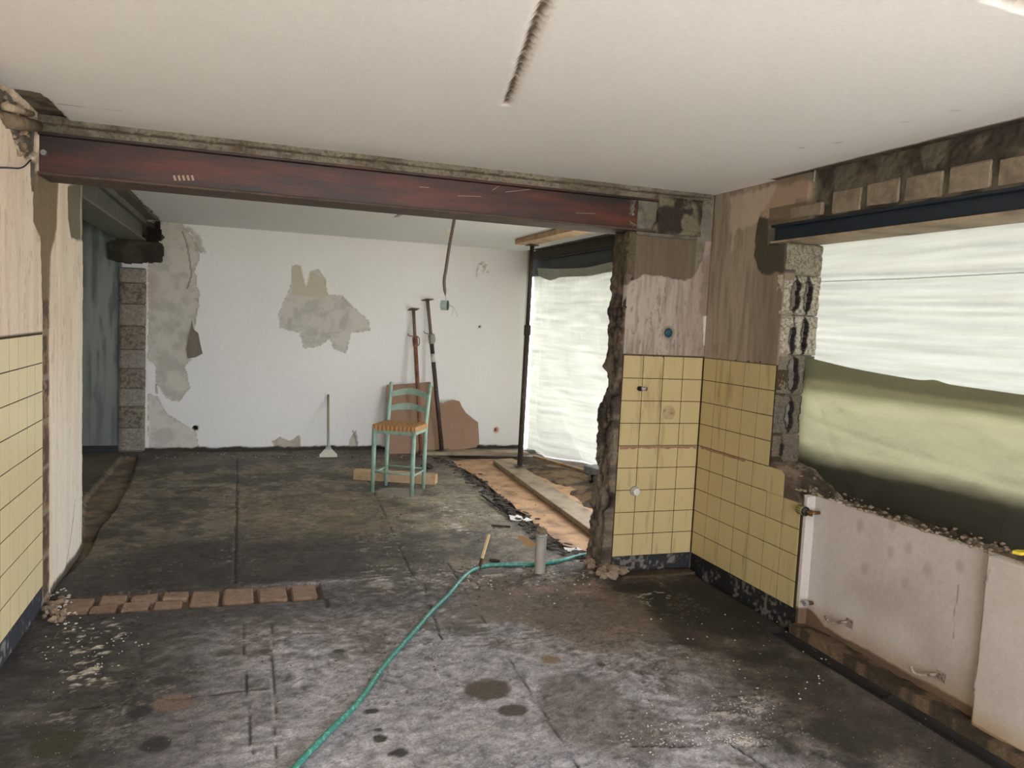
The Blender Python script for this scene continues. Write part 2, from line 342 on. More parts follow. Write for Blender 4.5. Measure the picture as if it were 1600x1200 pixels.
# ================================================================== SETTING
# ---- floor
def floor_gen(P):
    x, y = P[:, 0], P[:, 1]; n = len(P)
    f1 = fbm(x, y, 1.3, 5, 1); f2 = fbm(x, y, 5, 5, 9, .6); wx = x+.22*(fbm(x, y, 3, 3, 81)-.5); wy = y+.22*(fbm(x, y, 3, 3, 85)-.5); f3 = fbm(wx*.85, wy*1.25, 24, 4, 21, .72); f4 = fbm(x, y, 60, 2, 31)
    far = ss(4.72, 4.82, y+.02*(f2-.5))
    dust_and_sky = col(158, 156, 161); mid = col(110, 103, 97); dark = col(38, 35, 34)
    # near room: dusty plus painted sky light mid-floor, tar dark at left and right
    t = ss(.40, .60, f2*.35+f1*.25+f3*.25+.15+.16*ss(3.9, 2.9, y)*ss(-.9, .1, x)*ss(1.9, 1.2, x)-.10*ss(3.2, 4.3, y))  # lighter toward the near centre, sky light painted into the floor colour
    c = mix(full(n, mid), dust_and_sky, t)
    dl = ss(.25, -.75, x + .55*(f1-.5)+.45*(f2-.5)-.12*(y-3.0)) * ss(2.0, 2.5, y)     # left dark zone
    c = mix(c, dark*1.15, np.clip(dl*(.7+1.1*(f2-.35)), 0, 1)*.92)
    dr = ss(1.75, 2.45, x + .7*(f1-.5)+.5*(f2-.5)-.22*np.clip(3.1-y, -1, 2))
    c = mix(c, mix(full(n, col(70, 60, 48)), col(34, 30, 26), ss(.45, .62, f2*.6+f3*.4)), np.clip(dr*(.6+.8*f2), 0, 1)*.92)
    wet = pm(x, y, pzp([(985, 915), (1075, 905), (1150, 940), (1215, 985), (1170, 1000), (1060, 975), (1010, 950)]), .12, .06, 8, 6)
    c = mix(c, col(24, 22, 18), wet*.9)
    gr = ss(2.25, 2.8, x+.4*(f2-.5))*ss(3.4, 2.2, y); c = mix(c, col(70, 64, 62), gr*.55)
    brown = pm(x, y, pzp([(720, 905), (850, 885), (940, 900), (985, 930), (1040, 990), (960, 1010), (820, 985), (735, 960)]), .15, .1, 18, 5)
    c = mix(c, mix(full(n, col(134, 120, 104)), col(92, 80, 68), ss(.4, .62, f3)), brown*.8)
    pk = pm(x, y, pzp([(722, 900), (775, 888), (860, 892), (930, 895), (940, 930), (800, 935), (725, 925)]), .05, .05, 19, 8)
    c = mix(c, col(146, 122, 106), pk*.6*ss(.35, .6, f2))
    dband = ss(4.05, 4.35, y+.15*(f2-.5))*ss(4.8, 4.62, y)*ss(1.35, .9, x)*ss(-1, .5, x+.5); c = mix(c, col(60, 56, 56), dband*.65)
    # large patch that is darker and grainy (right of the hose)
    bp = pm(x, y, pzp([(845, 1060), (960, 1055), (1010, 1110), (1100, 1170), (1000, 1200), (905, 1160), (850, 1140)]), .1, .04, 28, 5)
    c = mix(c, col(96, 90, 86), bp*.6)
    # far room: olive brown sheet, dark and light mottles
    cf = mix(full(n, col(122, 112, 94)), col(80, 75, 64), ss(.42, .62, f2))
    cf = mix(cf, col(150, 138, 112), ss(.5, .75, fbm(x*.7, y*1.5, 2.3, 4, 44))*.75)
    cf = mix(cf, col(40, 38, 37), ss(6.1, 5.2, y+.9*(f1-.5)+.4*(f2-.5))*ss(1.6, .6, x)*.75)
    cf = mix(cf, col(120, 104, 76), pm(x, y, pzp([(380, 780), (560, 770), (640, 800), (560, 840), (400, 845)]), .3, .25, 61, 3)*.5)
    cf = mix(cf, col(62, 60, 54), ss(8.2, 8.9, y+.3*(f1-.5))*.5)
    cf = mix(cf, col(138, 128, 112), ss(1.3, 2.1, x+.5*(f1-.5)+.4*(f2-.5))*.45)
    c = mix(c, cf, far)
    # where the cross wall stood (right of the brick strip): rough mortar
    sw = ss(.1, .0, np.abs(y-4.62)-.16+.06*(f2-.5))*ss(.5, .8, x); c = mix(c, mix(full(n, col(84, 78, 70)), col(150, 142, 128), ss(.52, .66, f3)), sw*.55)
    h = (f2-.5)*.006+(f3-.5)*.005+sw*(f3-.4)*.01
    # streaky grime
    c = c*(1+(.75*(f3-.5)+.35*(f4-.5)+.3*(fbm(wx*.7, wy*1.5, 11, 4, 66, .7)-.5)))[:, None]
    rg = 1-np.abs(2*fbm(wx+.02*f3, wy, 7, 4, 95, .6)-1); k = ss(.965, .99, rg)*ss(.35, .6, fbm(x, y, 2.2, 3, 97)); c = mix(c, c*.55, k*.7); h = h-k*.003
    rg = 1-np.abs(2*fbm(wx*.8, wy*1.3, 12, 4, 99, .6)-1); k = ss(.96, .99, rg)*ss(.5, .65, fbm(x, y, 3, 3, 98)); c = mix(c, col(172, 164, 154), k*.45); h = h+k*.0025
    # joints
    jm = np.zeros(n)
    for a, b, w, g in [(az(371, 715), az(367, 912), .010, 0), (az(425, 960), az(432, 1200), .004, 0), (az(560, 715), az(645, 900), .008, .35), (az(700, 880), az(905, 1200), .007, .42),
                       (az(105, 1110), az(420, 1075), .008, .4), (az(510, 935), az(512, 950), .02, 0), (az(380, 970), az(395, 1200), .006, .45), (az(660, 905), az(690, 1000), .008, .4),
                       (az(940, 1165), az(1240, 1165), .006, .4), (az(1130, 1155), az(1200, 1200), .008, 0)]:
        k = linem(x, y, a[:2], b[:2], w, 3, .008, g); jm = np.maximum(jm, k)
    pj = linem(x, y, az(423, 1000)[:2], az(430, 1200)[:2], .004, 3, .004); c = mix(c, col(34, 31, 30), jm*.75); c = mix(c, col(176, 170, 166), pj*.6); h = h-jm*.006
    # scraped white flecks
    for poly, th, a in [([(95, 975), (180, 970), (200, 1000), (150, 1050), (170, 1070), (100, 1090), (80, 1040)], .60, .85), ([(60, 1100), (130, 1110), (125, 1160), (60, 1170)], .66, .6),
                        ([(570, 880), (700, 885), (720, 912), (620, 915), (560, 905)], .6, .6), ([(340, 760), (385, 765), (385, 800), (345, 795)], .62, .6), ([(345, 850), (375, 850), (372, 880), (340, 880)], .64, .5),
                        ([(680, 780), (735, 800), (745, 835), (700, 830)], .57, .9), ([(555, 830), (620, 830), (640, 870), (560, 865)], .64, .5),
                        ([(1110, 1090), (1190, 1085), (1190, 1125), (1110, 1120)], .57, .8), ([(1135, 1145), (1185, 1145), (1180, 1165), (1140, 1165)], .5, .9), ([(1560, 1160), (1600, 1170), (1600, 1200), (1570, 1200)], .5, .8),
                        ([(985, 925), (1060, 920), (1080, 945), (1000, 950)], .62, .7), ([(900, 925), (925, 925), (925, 940), (900, 940)], .56, .6), ([(950, 1135), (1130, 1150), (1120, 1200), (960, 1190)], .66, .6),
                        ([(120, 1010), (175, 1000), (165, 1070), (110, 1075)], .55, .9), ([(200, 925), (520, 905), (500, 940), (200, 950)], .72, .4)]:
        k = pm(x, y, pzp(poly), .06, .04, 71, 8)*ss(th, th+.05, fbm(x, y*1.6, 16, 4, 77, .75)); c = mix(c, col(196, 188, 176), k*a); h = h+k*.003
    # dark and brown spots
    for px, py, rx, ry, cc in [(275, 1098, .085, .045, (116, 98, 84)), (243, 1163, .055, .035, (40, 38, 36)), (218, 1113, .05, .03, (44, 42, 40)), (760, 1078, .11, .06, (84, 74, 66)), (800, 1110, .07, .03, (74, 68, 62)),
                               (580, 1111, .032, .014, (52, 48, 44)), (591, 1140, .02, .009, (44, 42, 40)), (594, 1155, .028, .018, (52, 48, 44)), (625, 1176, .026, .018, (46, 44, 42)), (612, 1178, .016, .008, (46, 44, 42)), (60, 1145, .06, .04, (50, 48, 46)),
                               (90, 1160, .09, .06, (52, 50, 34)), (120, 1183, .02, .01, (30, 30, 30)), (530, 1017, .03, .014, (60, 54, 50)), (940, 1038, .02, .012, (78, 60, 46)), (860, 1030, .05, .03, (136, 116, 92)), (1135, 972, .12, .05, (40, 38, 30)),
                               (980, 920, .1, .05, (26, 28, 26)), (1190, 1025, .14, .04, (34, 34, 26)), (255, 1063, .05, .025, (50, 48, 46)), (415, 1017, .03, .015, (70, 66, 62))]:
        k = ell(x, y, az(px, py)[:2], rx*1.0, ry*1.6, .22, 5); c = mix(c, col(*cc), k*.9)
    # pale square of screed under the bar chair
    c = mix(c, col(138, 132, 122), pm(x, y, pzp([(582, 768), (600, 762), (663, 764), (655, 778), (610, 776)]), .02, .02, 12)*.75)
    # dark wet rim along the right wall and a step of screed
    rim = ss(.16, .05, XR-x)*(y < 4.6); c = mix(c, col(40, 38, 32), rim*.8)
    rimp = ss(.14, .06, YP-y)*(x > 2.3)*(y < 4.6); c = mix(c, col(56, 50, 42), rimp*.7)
    gap = ss(.05, .07, XR-x)*ss(.17, .12, XR-x+.05*(f1-.5))*(y < 3.5)*ss(.35, .55, f1*.5+f2*.5+.25*(y > 2.7)); c = mix(c, col(16, 15, 14), gap*.95); h = h-gap*.03-((XR-x < .055)&(y < 4.54))*.03  # deep gap, lowered and also painted near black for its shade
    # brick strip pit, old wall strip pit, ragged step by the boards
    bs = pm(x, y, [(-1, 4.47), (.46, 4.44), (.46, 4.72), (-1, 4.79)], .008, .004, 2); h = h-bs*.03; c = mix(c, col(112, 92, 76), bs*.85)
    os = pm(x, y, pzp([(190, 712), (214, 712), (207, 745), (180, 795), (150, 830), (140, 862), (95, 905), (85, 880), (127, 845), (131, 780)]), .02, .01, 6); h = h-os*.035
    c = mix(c, mix(full(n, col(146, 126, 100)), col(108, 92, 74), ss(.4, .6, f2)), os*.9)
    lo = ss(-1.26, -1.34, x); c = mix(c, mix(full(n, col(118, 108, 92)), col(90, 82, 70), f2), lo*.9)
    eg = pzp([(640, 705), (700, 712), (722, 735), (760, 765), (800, 800), (838, 838), (870, 862), (948, 880), (1400, 900), (1400, 700)])
    st = pm(x, y, eg, .05, .012, 91, 7)*(y > 4.8); h = h-st*.035; c = mix(c, mix(full(n, col(122, 106, 88)), col(82, 72, 60), ss(.4, .6, f3)), st*.9)
    edge = pm(x, y, [(a-.07, b-.04) for a, b in eg], .09, .05, 92, 6)*(1-st)*(y > 4.85)*(x < 2.9); c = mix(c, col(60, 54, 46), edge*.7)
    return h, np.clip(c, .02, 1), None
fl = relief('floor', (0, 0, 0), (1, 0, 0), (0, 1, 0), (0, 0, 1), lin2((-3.2, -1.4, .06), (-1.4, 3.02, .0115), (3.02, 4.2, .03)), lin2((-1.8, 1.9, .08), (1.9, 4.9, .010), (4.9, 9.5, .016)), floor_gen, .12, M_floor)
tag(fl, kind='structure')
# exposed bricks in the strip where the cross wall stood
rb = random.Random(4)
bm_shapes = []
for q in range(4):
    mb = MB(); r2 = random.Random(q+30)
    mb.box((0, 0, 0), (.2, .125, .05), bev=.012)
    mb.v = [(a*(1+r2.uniform(-.05, .05)), b*(1+r2.uniform(-.06, .06)), c_+r2.uniform(-.003, .003)) for a, b, c_ in mb.v]; me = mb.mesh('brick'); me.materials.append(M_brick); bm_shapes.append(me)
def put(name, me, loc, rot_=(0, 0, 0), scale=(1, 1, 1), parent=None):
    o = bpy.data.objects.new(name, me); C.objects.link(o); o.location = loc; o.rotation_euler = rot_; o.scale = scale; o.parent = parent; return o
x = -.93
for k in range(9):
    w = rb.uniform(.14, .175)
    if x+w > .45: break
    yy = 4.63-.02*(x+1)
    if k in (1, 2, 3):
        put('brick', bm_shapes[k % 4], (x+w/2+.03, yy+.065, -.028+rb.uniform(-.003, .003)), (rb.uniform(-.03, .03), rb.uniform(-.02, .02), rb.uniform(-.03, .03)), (w/.215, .9, 1), fl)
        put('brick', bm_shapes[(k+1) % 4], (x+w/2, yy-.07, -.028+rb.uniform(-.003, .003)), (rb.uniform(-.03, .03), 0, rb.uniform(-.03, .03)), (w/.215, .95, 1), fl)
    else:
        put('brick', bm_shapes[k % 4], (x+w/2+.02, yy, -.027+rb.uniform(-.003, .003)), (0, rb.uniform(-.02, .02), rb.uniform(-.03, .03)), (w/.215, 1.9, 1), fl)
    x += w+.015

# ---- ceiling
def ceil_gen(P):
    x, y = P[:, 0], P[:, 1]; n = len(P); f = fbm(x, y, 1.2, 4, 3); f2 = fbm(x, y, 12, 4, 13, .6); f3 = fbm(x, y, 40, 3, 17)
    c = full(n, col(232, 230, 226))*(1+.03*(f-.5))[:, None]
    near = y < 4.7
    edge = pm(x, y, pzp([(-80, 60), (5, 137), (60, 146), (80, 160), (108, 190), (200, 201), (300, 214), (500, 239), (700, 257), (900, 283), (1125, 309), (1240, 312), (1400, 300), (1400, 400), (-300, 400)], HC), .012, .005, 7, 18)*(y < 4.9)*(y > 3.7)
    conc = mix(full(n, col(136, 124, 106)), col(96, 86, 74), ss(.4, .62, f2)); c = mix(c, conc, edge); h = -edge*.022+edge*(f3-.5)*.008
    c = mix(c, col(236, 232, 224), ss(.2, .6, edge)*ss(.95, .6, edge)*.8)
    e2 = ss(.06, .03, XR-x+.02*(f2-.5))*(y < 3.9); c = mix(c, conc*.7, e2)
    # groove chased for a cable
    a, b = az(790, 165, HC)[:2], az(852, 0, HC)[:2]; b = b+(b-a)*1.2; e = b-a; L = np.hypot(*e); t = ((x-a[0])*e[0]+(y-a[1])*e[1])/L; nn = ((x-a[0])*e[1]-(y-a[1])*e[0])/L+(f3-.5)*.012
    g = (1-ss(.011, .016, np.abs(nn)))*(t > 0)*(t < L); h = h-g*.02; c = mix(c, mix(full(n, col(120, 106, 90)), col(190, 180, 166), ss(.6, .7, f3)), g)
    rimg = (1-ss(.02, .03, np.abs(nn+.006)))*(1-g)*(t > -.01)*(t < L); c = mix(c, col(226, 216, 206), rimg*.7); h = h-rimg*.003
    h = h + .0
    # open hole by the corner of the picture, scuffs
    hp = pm(x, y, pzp([(1525, -8), (1560, 6), (1605, 22), (1700, 40), (1700, -60), (1500, -40)], HC), .01, .004, 5, 25); h = h-hp*.03; c = mix(c, mix(full(n, col(176, 164, 148)), col(120, 106, 92), ss(.4, .6, f3)), hp)
    for q in [(1455, 178, 1500, 172), (1250, 232, 1335, 219), (1400, 195, 1420, 190), (785, 165, 762, 160)]:
        c = mix(c, col(166, 158, 146), linem(x, y, az(q[0], q[1], HC)[:2], az(q[2], q[3], HC)[:2], .02, 9, .02, .5)*.5)
    c = mix(c, col(120, 96, 84), linem(x, y, az(90, 162, HC)[:2], az(190, 174, HC)[:2], .006, 2, .004)*.7)
    return h, np.clip(c, 0, 1), None
ce = relief('ceiling', (0, 0, HC), (1, 0, 0), (0, 1, 0), (0, 0, -1), lin2((-1.3, 3.0, .0125),), lin2((-1.8, 1.3, .1), (1.3, 4.86, .0115)), ceil_gen, .15, M_wallpaper)
tag(ce, kind='structure')
def ceil2_gen(P):
    x, y = P[:, 0], P[:, 1]; n = len(P); f2 = fbm(x, y, 12, 4, 13, .6)
    c = full(n, col(226, 228, 224)); m = np.maximum(ss(-.88, -.95, x+.05*(f2-.5))*ss(-1.45, -1.35, x), ss(3.36, 3.42, x+.05*(f2-.5)))
    c = mix(c, mix(full(n, col(120, 112, 98)), col(86, 80, 70), f2), m); h = -.015*m
    a, b = az(655, 318, HC)[:2], az(617, 340, HC)[:2]; k = linem(x, y, a, b, .02, 3, .01); c = mix(c, col(110, 98, 86), k); h = h-k*.012
    c = mix(c, col(60, 54, 48), linem(x, y, (-.9, 5), (-.9, 9.44), .015, 5, .02)*.8)
    return h, c, None
ce2 = relief('ceiling', (0, 0, HC), (1, 0, 0), (0, 1, 0), (0, 0, -1), lin2((-3.2, -1.4, .1), (-1.4, 3.75, .02)), lin2((4.86, 9.5, .02)), ceil2_gen, .15, M_wallpaper)
tag(ce2, kind='structure')
MB().box((.4, 3.9, HC+.28), (8.6, 12.4, .2)).build('light_block_slab', M_conc)['kind'] = 'structure'  # unseen slab added above the ceilings to block sky light

# ---- far wall
FW = lambda pts: pyp(pts, YF)
def far_gen(P):
    x, z = P[:, 0], P[:, 2]; n = len(P); f1 = fbm(x, z, 1.2, 4, 2); f2 = fbm(x, z, 9, 4, 12, .6); f3 = fbm(x, z, 35, 3, 15); fv = fbm(x*5, z*.6, 4, 4, 16)
    c = full(n, col(238, 236, 231))*(1+.03*(f1-.5))[:, None]; h = (f3-.5)*.0015
    bare = col(208, 202, 188)
    P1 = pm(x, z, FW([(232, 345), (285, 352), (300, 372), (312, 400), (303, 425), (312, 460), (305, 500), (300, 555), (290, 575), (296, 605), (280, 628), (262, 622), (245, 600), (240, 570), (231, 560)]), .025, .008, 3, 12)
    P2 = pm(x, z, FW([(455, 415), (468, 415), (474, 445), (481, 447), (484, 424), (497, 421), (508, 435), (512, 460), (535, 462), (552, 480), (575, 500), (578, 517), (548, 520), (541, 552), (522, 545), (515, 528), (500, 540), (475, 545), (468, 520), (436, 512), (435, 490), (448, 462), (456, 440)]), .012, .005, 4, 22)
    P3 = pm(x, z, FW([(425, 690), (437, 683), (452, 690), (468, 680), (470, 700), (430, 700)]), .012, .005, 5, 20)
    P4 = pm(x, z, FW([(232, 615), (245, 620), (262, 648), (290, 665), (305, 672), (310, 700), (232, 703)]), .01, .006, 6, 20)
    P5 = pm(x, z, FW([(545, 690), (556, 672), (560, 700), (545, 700)]), .008, .005, 7, 20)
    for k, cc in ((P1, bare), (P2, col(206, 202, 190)), (P3, col(196, 184, 168)), (P4, col(216, 210, 200)), (P5, col(192, 188, 176))):
        rim = ss(.02, .5, k)*ss(1, .6, k)
        c = mix(c, mix(full(n, cc), cc*.9, ss(.4, .7, f2)), k); c = mix(c, col(150, 140, 120), rim*.7); h = h-k*.004+rim*.003
    c = mix(c, col(200, 188, 166), pm(x, z, FW([(455, 415), (470, 415), (478, 450), (484, 424), (508, 435), (512, 460), (500, 465), (456, 460)]), .012, .005, 4, 22)*.8)
    c = mix(c, col(196, 168, 156), pm(x, z, FW([(231, 420), (246, 430), (244, 470), (232, 480)]), .03, .03, 14)*.6)
    # bottom: broken plaster edge and dark gap
    e = ss(.05, .03, z+.05*(fbm(x, z, 7, 4, 33, .6)-.5)); c = mix(c, col(70, 64, 56), e); h = h-e*.02
    # part behind the left opening: grey blue, stained
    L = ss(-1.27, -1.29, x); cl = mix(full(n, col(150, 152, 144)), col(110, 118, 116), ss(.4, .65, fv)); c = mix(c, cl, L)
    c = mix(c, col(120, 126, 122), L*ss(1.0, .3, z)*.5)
    # holes sunk in the wall, shade of the dark ones put into colour
    for px, py, r, cc in [(305, 669, .032, (22, 24, 22)), (775, 672, .026, (150, 90, 70)), (750, 511, .014, (60, 52, 46))]:
        q = ay(px, py, YF); d = np.hypot(x-q[0], z-q[2]); k = 1-ss(r*.85, r, d); c = mix(c, col(*cc), k); h = h-k*.05
        if r == .026: c = mix(c, col(226, 190, 176), (1-ss(r*1.5, r*2, d))*(1-k)*.8)
    # shallow scuffs
    c = mix(c, col(170, 162, 148), pm(x, z, FW([(742, 405), (766, 415), (765, 425), (745, 432)]), .03, .01, 9, 20)*ss(.5, .65, f3)*.7)
    for a, b in [((305, 378), (312, 395)), ((285, 360), (300, 430)), ((300, 430), (290, 450)), ((245, 600), (243, 615)), ((552, 672), (556, 700))]:
        c = mix(c, col(110, 98, 84), linem(x, z, ay(*a, YF)[[0, 2]], ay(*b, YF)[[0, 2]], .01, 4, .02)*.7)
    fr = pm(x, z, FW([(290, 352), (318, 372), (322, 395), (300, 392)]), .04, .02, 22, 16)*ss(.5, .6, f2); c = mix(c, bare*.85, fr*.7)
    c = mix(c, col(120, 136, 116), ss(3.42, 3.44, x)*.8)
    return h, np.clip(c, 0, 1), None
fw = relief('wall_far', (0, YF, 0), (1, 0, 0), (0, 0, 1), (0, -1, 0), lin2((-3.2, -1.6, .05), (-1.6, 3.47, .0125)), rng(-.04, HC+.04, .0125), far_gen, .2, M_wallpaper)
tag(fw, kind='structure')
# peeling wallpaper tongue
mb = MB(); pts = pyp([(300, 500), (303, 515), (310, 520), (314, 540), (317, 552), (306, 558), (293, 560), (291, 545), (297, 515)], YF)
N_ = len(pts); mb.add([(p[0], YF-.012-.05*min(1, max(0, (p[0]-pts[0][0]+.05)/.2)), p[1]) for p in pts]+[(p[0], YF-.010-.05*min(1, max(0, (p[0]-pts[0][0]+.05)/.2)), p[1]) for p in pts], [tuple(range(N_)), tuple(range(N_, 2*N_))[::-1]]+[(i, (i+1) % N_, N_+(i+1) % N_, N_+i) for i in range(N_)])
o = mb.build('wallpaper_flap', mat('flap_back', (138, 124, 108), .9), None); tag(o, 'torn brown wallpaper flap curling off the white far wall', 'wallpaper')
# pier of rough masonry where the side wall met the far wall
pier = empty('wall_stub', (-1.16, 9.44, 0)); pier['kind'] = 'structure'
zz = 0.02
for k in range(9):
    hh = [.26, .24, .2, .22, .21, .26, .24, .23, .26][k]
    if zz+hh > 2.06: hh = 2.04-zz
    lightb = k % 2 == 0
    def g(P, k=k, lb=lightb):
        n = len(P); f = fbm3(P, 14, 4, k+3); f2 = fbm3(P, 50, 3, k+9)
        u = np.minimum(P[:, 0]+1.30, -1.03-P[:, 0]); e = ss(0, .03, u)
        return ((f-.5)*(.02 if lb else .05)+(f2-.5)*.02-.02*(1-e)), mix(full(n, col(160, 152, 138) if lb else col(146, 137, 122)), col(84, 76, 66), ss(.5, .62, f2)*(.2 if lb else .5)), None
    o = relief('block', (-1.30, YF-.05-.01*(k % 3), zz), (1, 0, 0), (0, 0, 1), (0, -1, 0), rng(0, .27, .013), rng(0, hh-.012, .013), g, .04, M_rubble)
    o.parent = pier; o.matrix_parent_inverse = Matrix.Translation((1.16, -9.44, 0)); zz += hh
MB().box((-1.165, YF-.013, 1.02), (.25, .024, 2.04)).build('mortar', M_conc, pier, local=False)
def g(P):
    n = len(P); f = fbm3(P, 5, 4, 50); return (f-.5)*.02, mix(full(n, col(84, 78, 66)), col(60, 56, 48), ss(.4, .6, f)), pm(P[:, 0], P[:, 2], pyp([(166, 378), (185, 372), (250, 378), (257, 385), (252, 410), (195, 412), (168, 405)], 9.3), .01, .004, 4, 20) > .5
o = relief('mortar_pad', (-1.6, 9.3, 1.9), (1, 0, 0), (0, 0, 1), (0, -1, 0), rng(0, .85, .012), rng(0, .5, .012), g, .14, M_rubble); o.parent = pier; o.matrix_parent_inverse = Matrix.Translation((1.16, -9.44, 0))
def g(P):
    n = len(P); f = fbm3(P, 16, 4, 51); return (f-.5)*.06, mix(full(n, col(80, 70, 58)), col(40, 34, 30), ss(.4, .6, f)), pm(P[:, 0], P[:, 2], [(-1.35, 2.3), (-.92, 2.3), (-.86, 2.38), (-.9, 2.56), (-1.35, 2.56)], .03, .004, 4, 20) > .5
o = relief('mortar_pad', (-1.4, 9.38, 2.2), (1, 0, 0), (0, 0, 1), (0, -1, 0), rng(0, .6, .014), rng(0, .36, .014), g, .06, M_rubble); o.parent = pier; o.matrix_parent_inverse = Matrix.Translation((1.16, -9.44, 0))
# side room behind the opening
MB().box((-3.3, 6.4, 1.28), (.2, 6.4, 2.56)).build('wall_side', mat('side_room_plaster', (196, 196, 188), .9, var=.08), None)['kind'] = 'structure'
MB().box((-2.25, 4.3, 1.28), (2.0, .2, 2.56)).build('wall_side', MATS['side_room_plaster'], None)['kind'] = 'structure'
MB().box((-2.25, 9.43, .035), (1.9, .03, .07)).build('baseboard_side', mat('dark_base', (50, 52, 52), .7), None)['kind'] = 'structure'

# ---- left wall
LWP = lambda pts: pxp(pts, XL)
def left_gen(P):
    y, z = P[:, 1], P[:, 2]; n = len(P); f1 = fbm(y, z, 1.5, 4, 2); f2 = fbm(y, z, 9, 4, 12, .6); f3 = fbm(y, z, 40, 3, 15); fv = fbm(y*6, z*.5, 3, 4, 18)
    c = mix(full(n, col(238, 222, 198)), col(220, 200, 172), ss(.42, .7, fv)*.6); c = mix(c, col(234, 210, 192), ss(4.5, 4.2, y)*.35); h = (f2-.5)*.006
    c = mix(c, col(170, 146, 122), ss(.64, .72, fbm(y*3, z, 9, 4, 60, .65))*.3)
    c = mix(c, col(236, 228, 216), ss(1.6, .6, z)*ss(4.8, 4.9, y)*.5)
    ts = (z < 1.478)*(y < 4.63)*(y > .6); c = mix(c, col(70, 60, 46), ts*1.0); h = h*(1-ts)
    bk = ss(.118, .112, z+.01*(f2-.5))*(y < 4.63); c = mix(c, mix(full(n, col(58, 60, 66)), col(140, 138, 134), ss(.52, .62, f2*.5+f3*.5)), bk)
    # chase between tiles and plaster: exposed brickwork
    ch = ss(.0, .012, np.minimum(y-4.635, 4.795-y)+.014*(f3-.5))*(z < 2.2)
    cb = mix(full(n, col(150, 120, 98)), col(98, 80, 66), ss(.42, .56, f2*.6+f3*.4)); gz = (z*4.1) % 1
    cb = mix(cb, col(84, 72, 62), ss(.50, .6, f3)*((np.floor(z*2.05) % 2) == 0)); cb = mix(cb, col(150, 134, 116), (gz < .12)*1.0)
    c = mix(c, cb, ch); h = h-ch*(.003+.006*(f3-.3))
    for poly, cc, d in [([(52, 275), (60, 268), (92, 285), (90, 355), (80, 400), (78, 470), (66, 470), (64, 370), (53, 345)], (134, 116, 92), .006),
                        ([(106, 290), (135, 285), (134, 378), (112, 372), (107, 340)], (122, 114, 92), .006), ([(48, 250), (62, 255), (60, 290), (50, 300)], (96, 84, 68), .03)]:
        k = pm(y, z, LWP(poly), .012, .006, 31, 16); c = mix(c, col(*cc)*1.0, k); h = h-k*d
    pk = pm(y, z, LWP([(-40, 100), (5, 137), (15, 140), (60, 195), (60, 240), (45, 250), (20, 215), (12, 190), (-20, 170)]), .03, .01, 33, 9); c = mix(c, mix(full(n, col(128, 110, 92)), col(84, 72, 60), ss(.4, .6, f2)), pk); h = h-pk*(.06*ss(.3, .6, f2)+.02)
    ge = ss(5.62, 5.7, y+.06*(fbm(y*0, z, 6, 4, 71)-.5)); c = mix(c, col(232, 222, 200), ge*.6); h = h-ge*.006
    c = mix(c, col(60, 50, 42), ss(.05, .02, z+.03*(f2-.5))*(y > 4.8)*.8)
    w = linem(y, z, ax(118, 780, XL)[1:], ax(104, 880, XL)[1:], .008, 4, .02); c = mix(c, col(120, 104, 92), w*.7)
    return h, np.clip(c, 0, 1), (y < 5.735+.02*(fbm(y*0, z, 9, 4, 72)-.5))
lw = relief('wall_left', (XL, 0, 0), (0, 1, 0), (0, 0, 1), (1, 0, 0), lin2((-1.8, 2.0, .1), (2.0, 3.6, .03), (3.6, 5.77, .009)), rng(-.04, HC+.04, .0115), left_gen, .27, M_plaster)
tag(lw, kind='structure')
MB().box((-1.145, 1.95, 1.28), (.25, 7.5, 2.56)).build('wall_core', M_conc, lw)

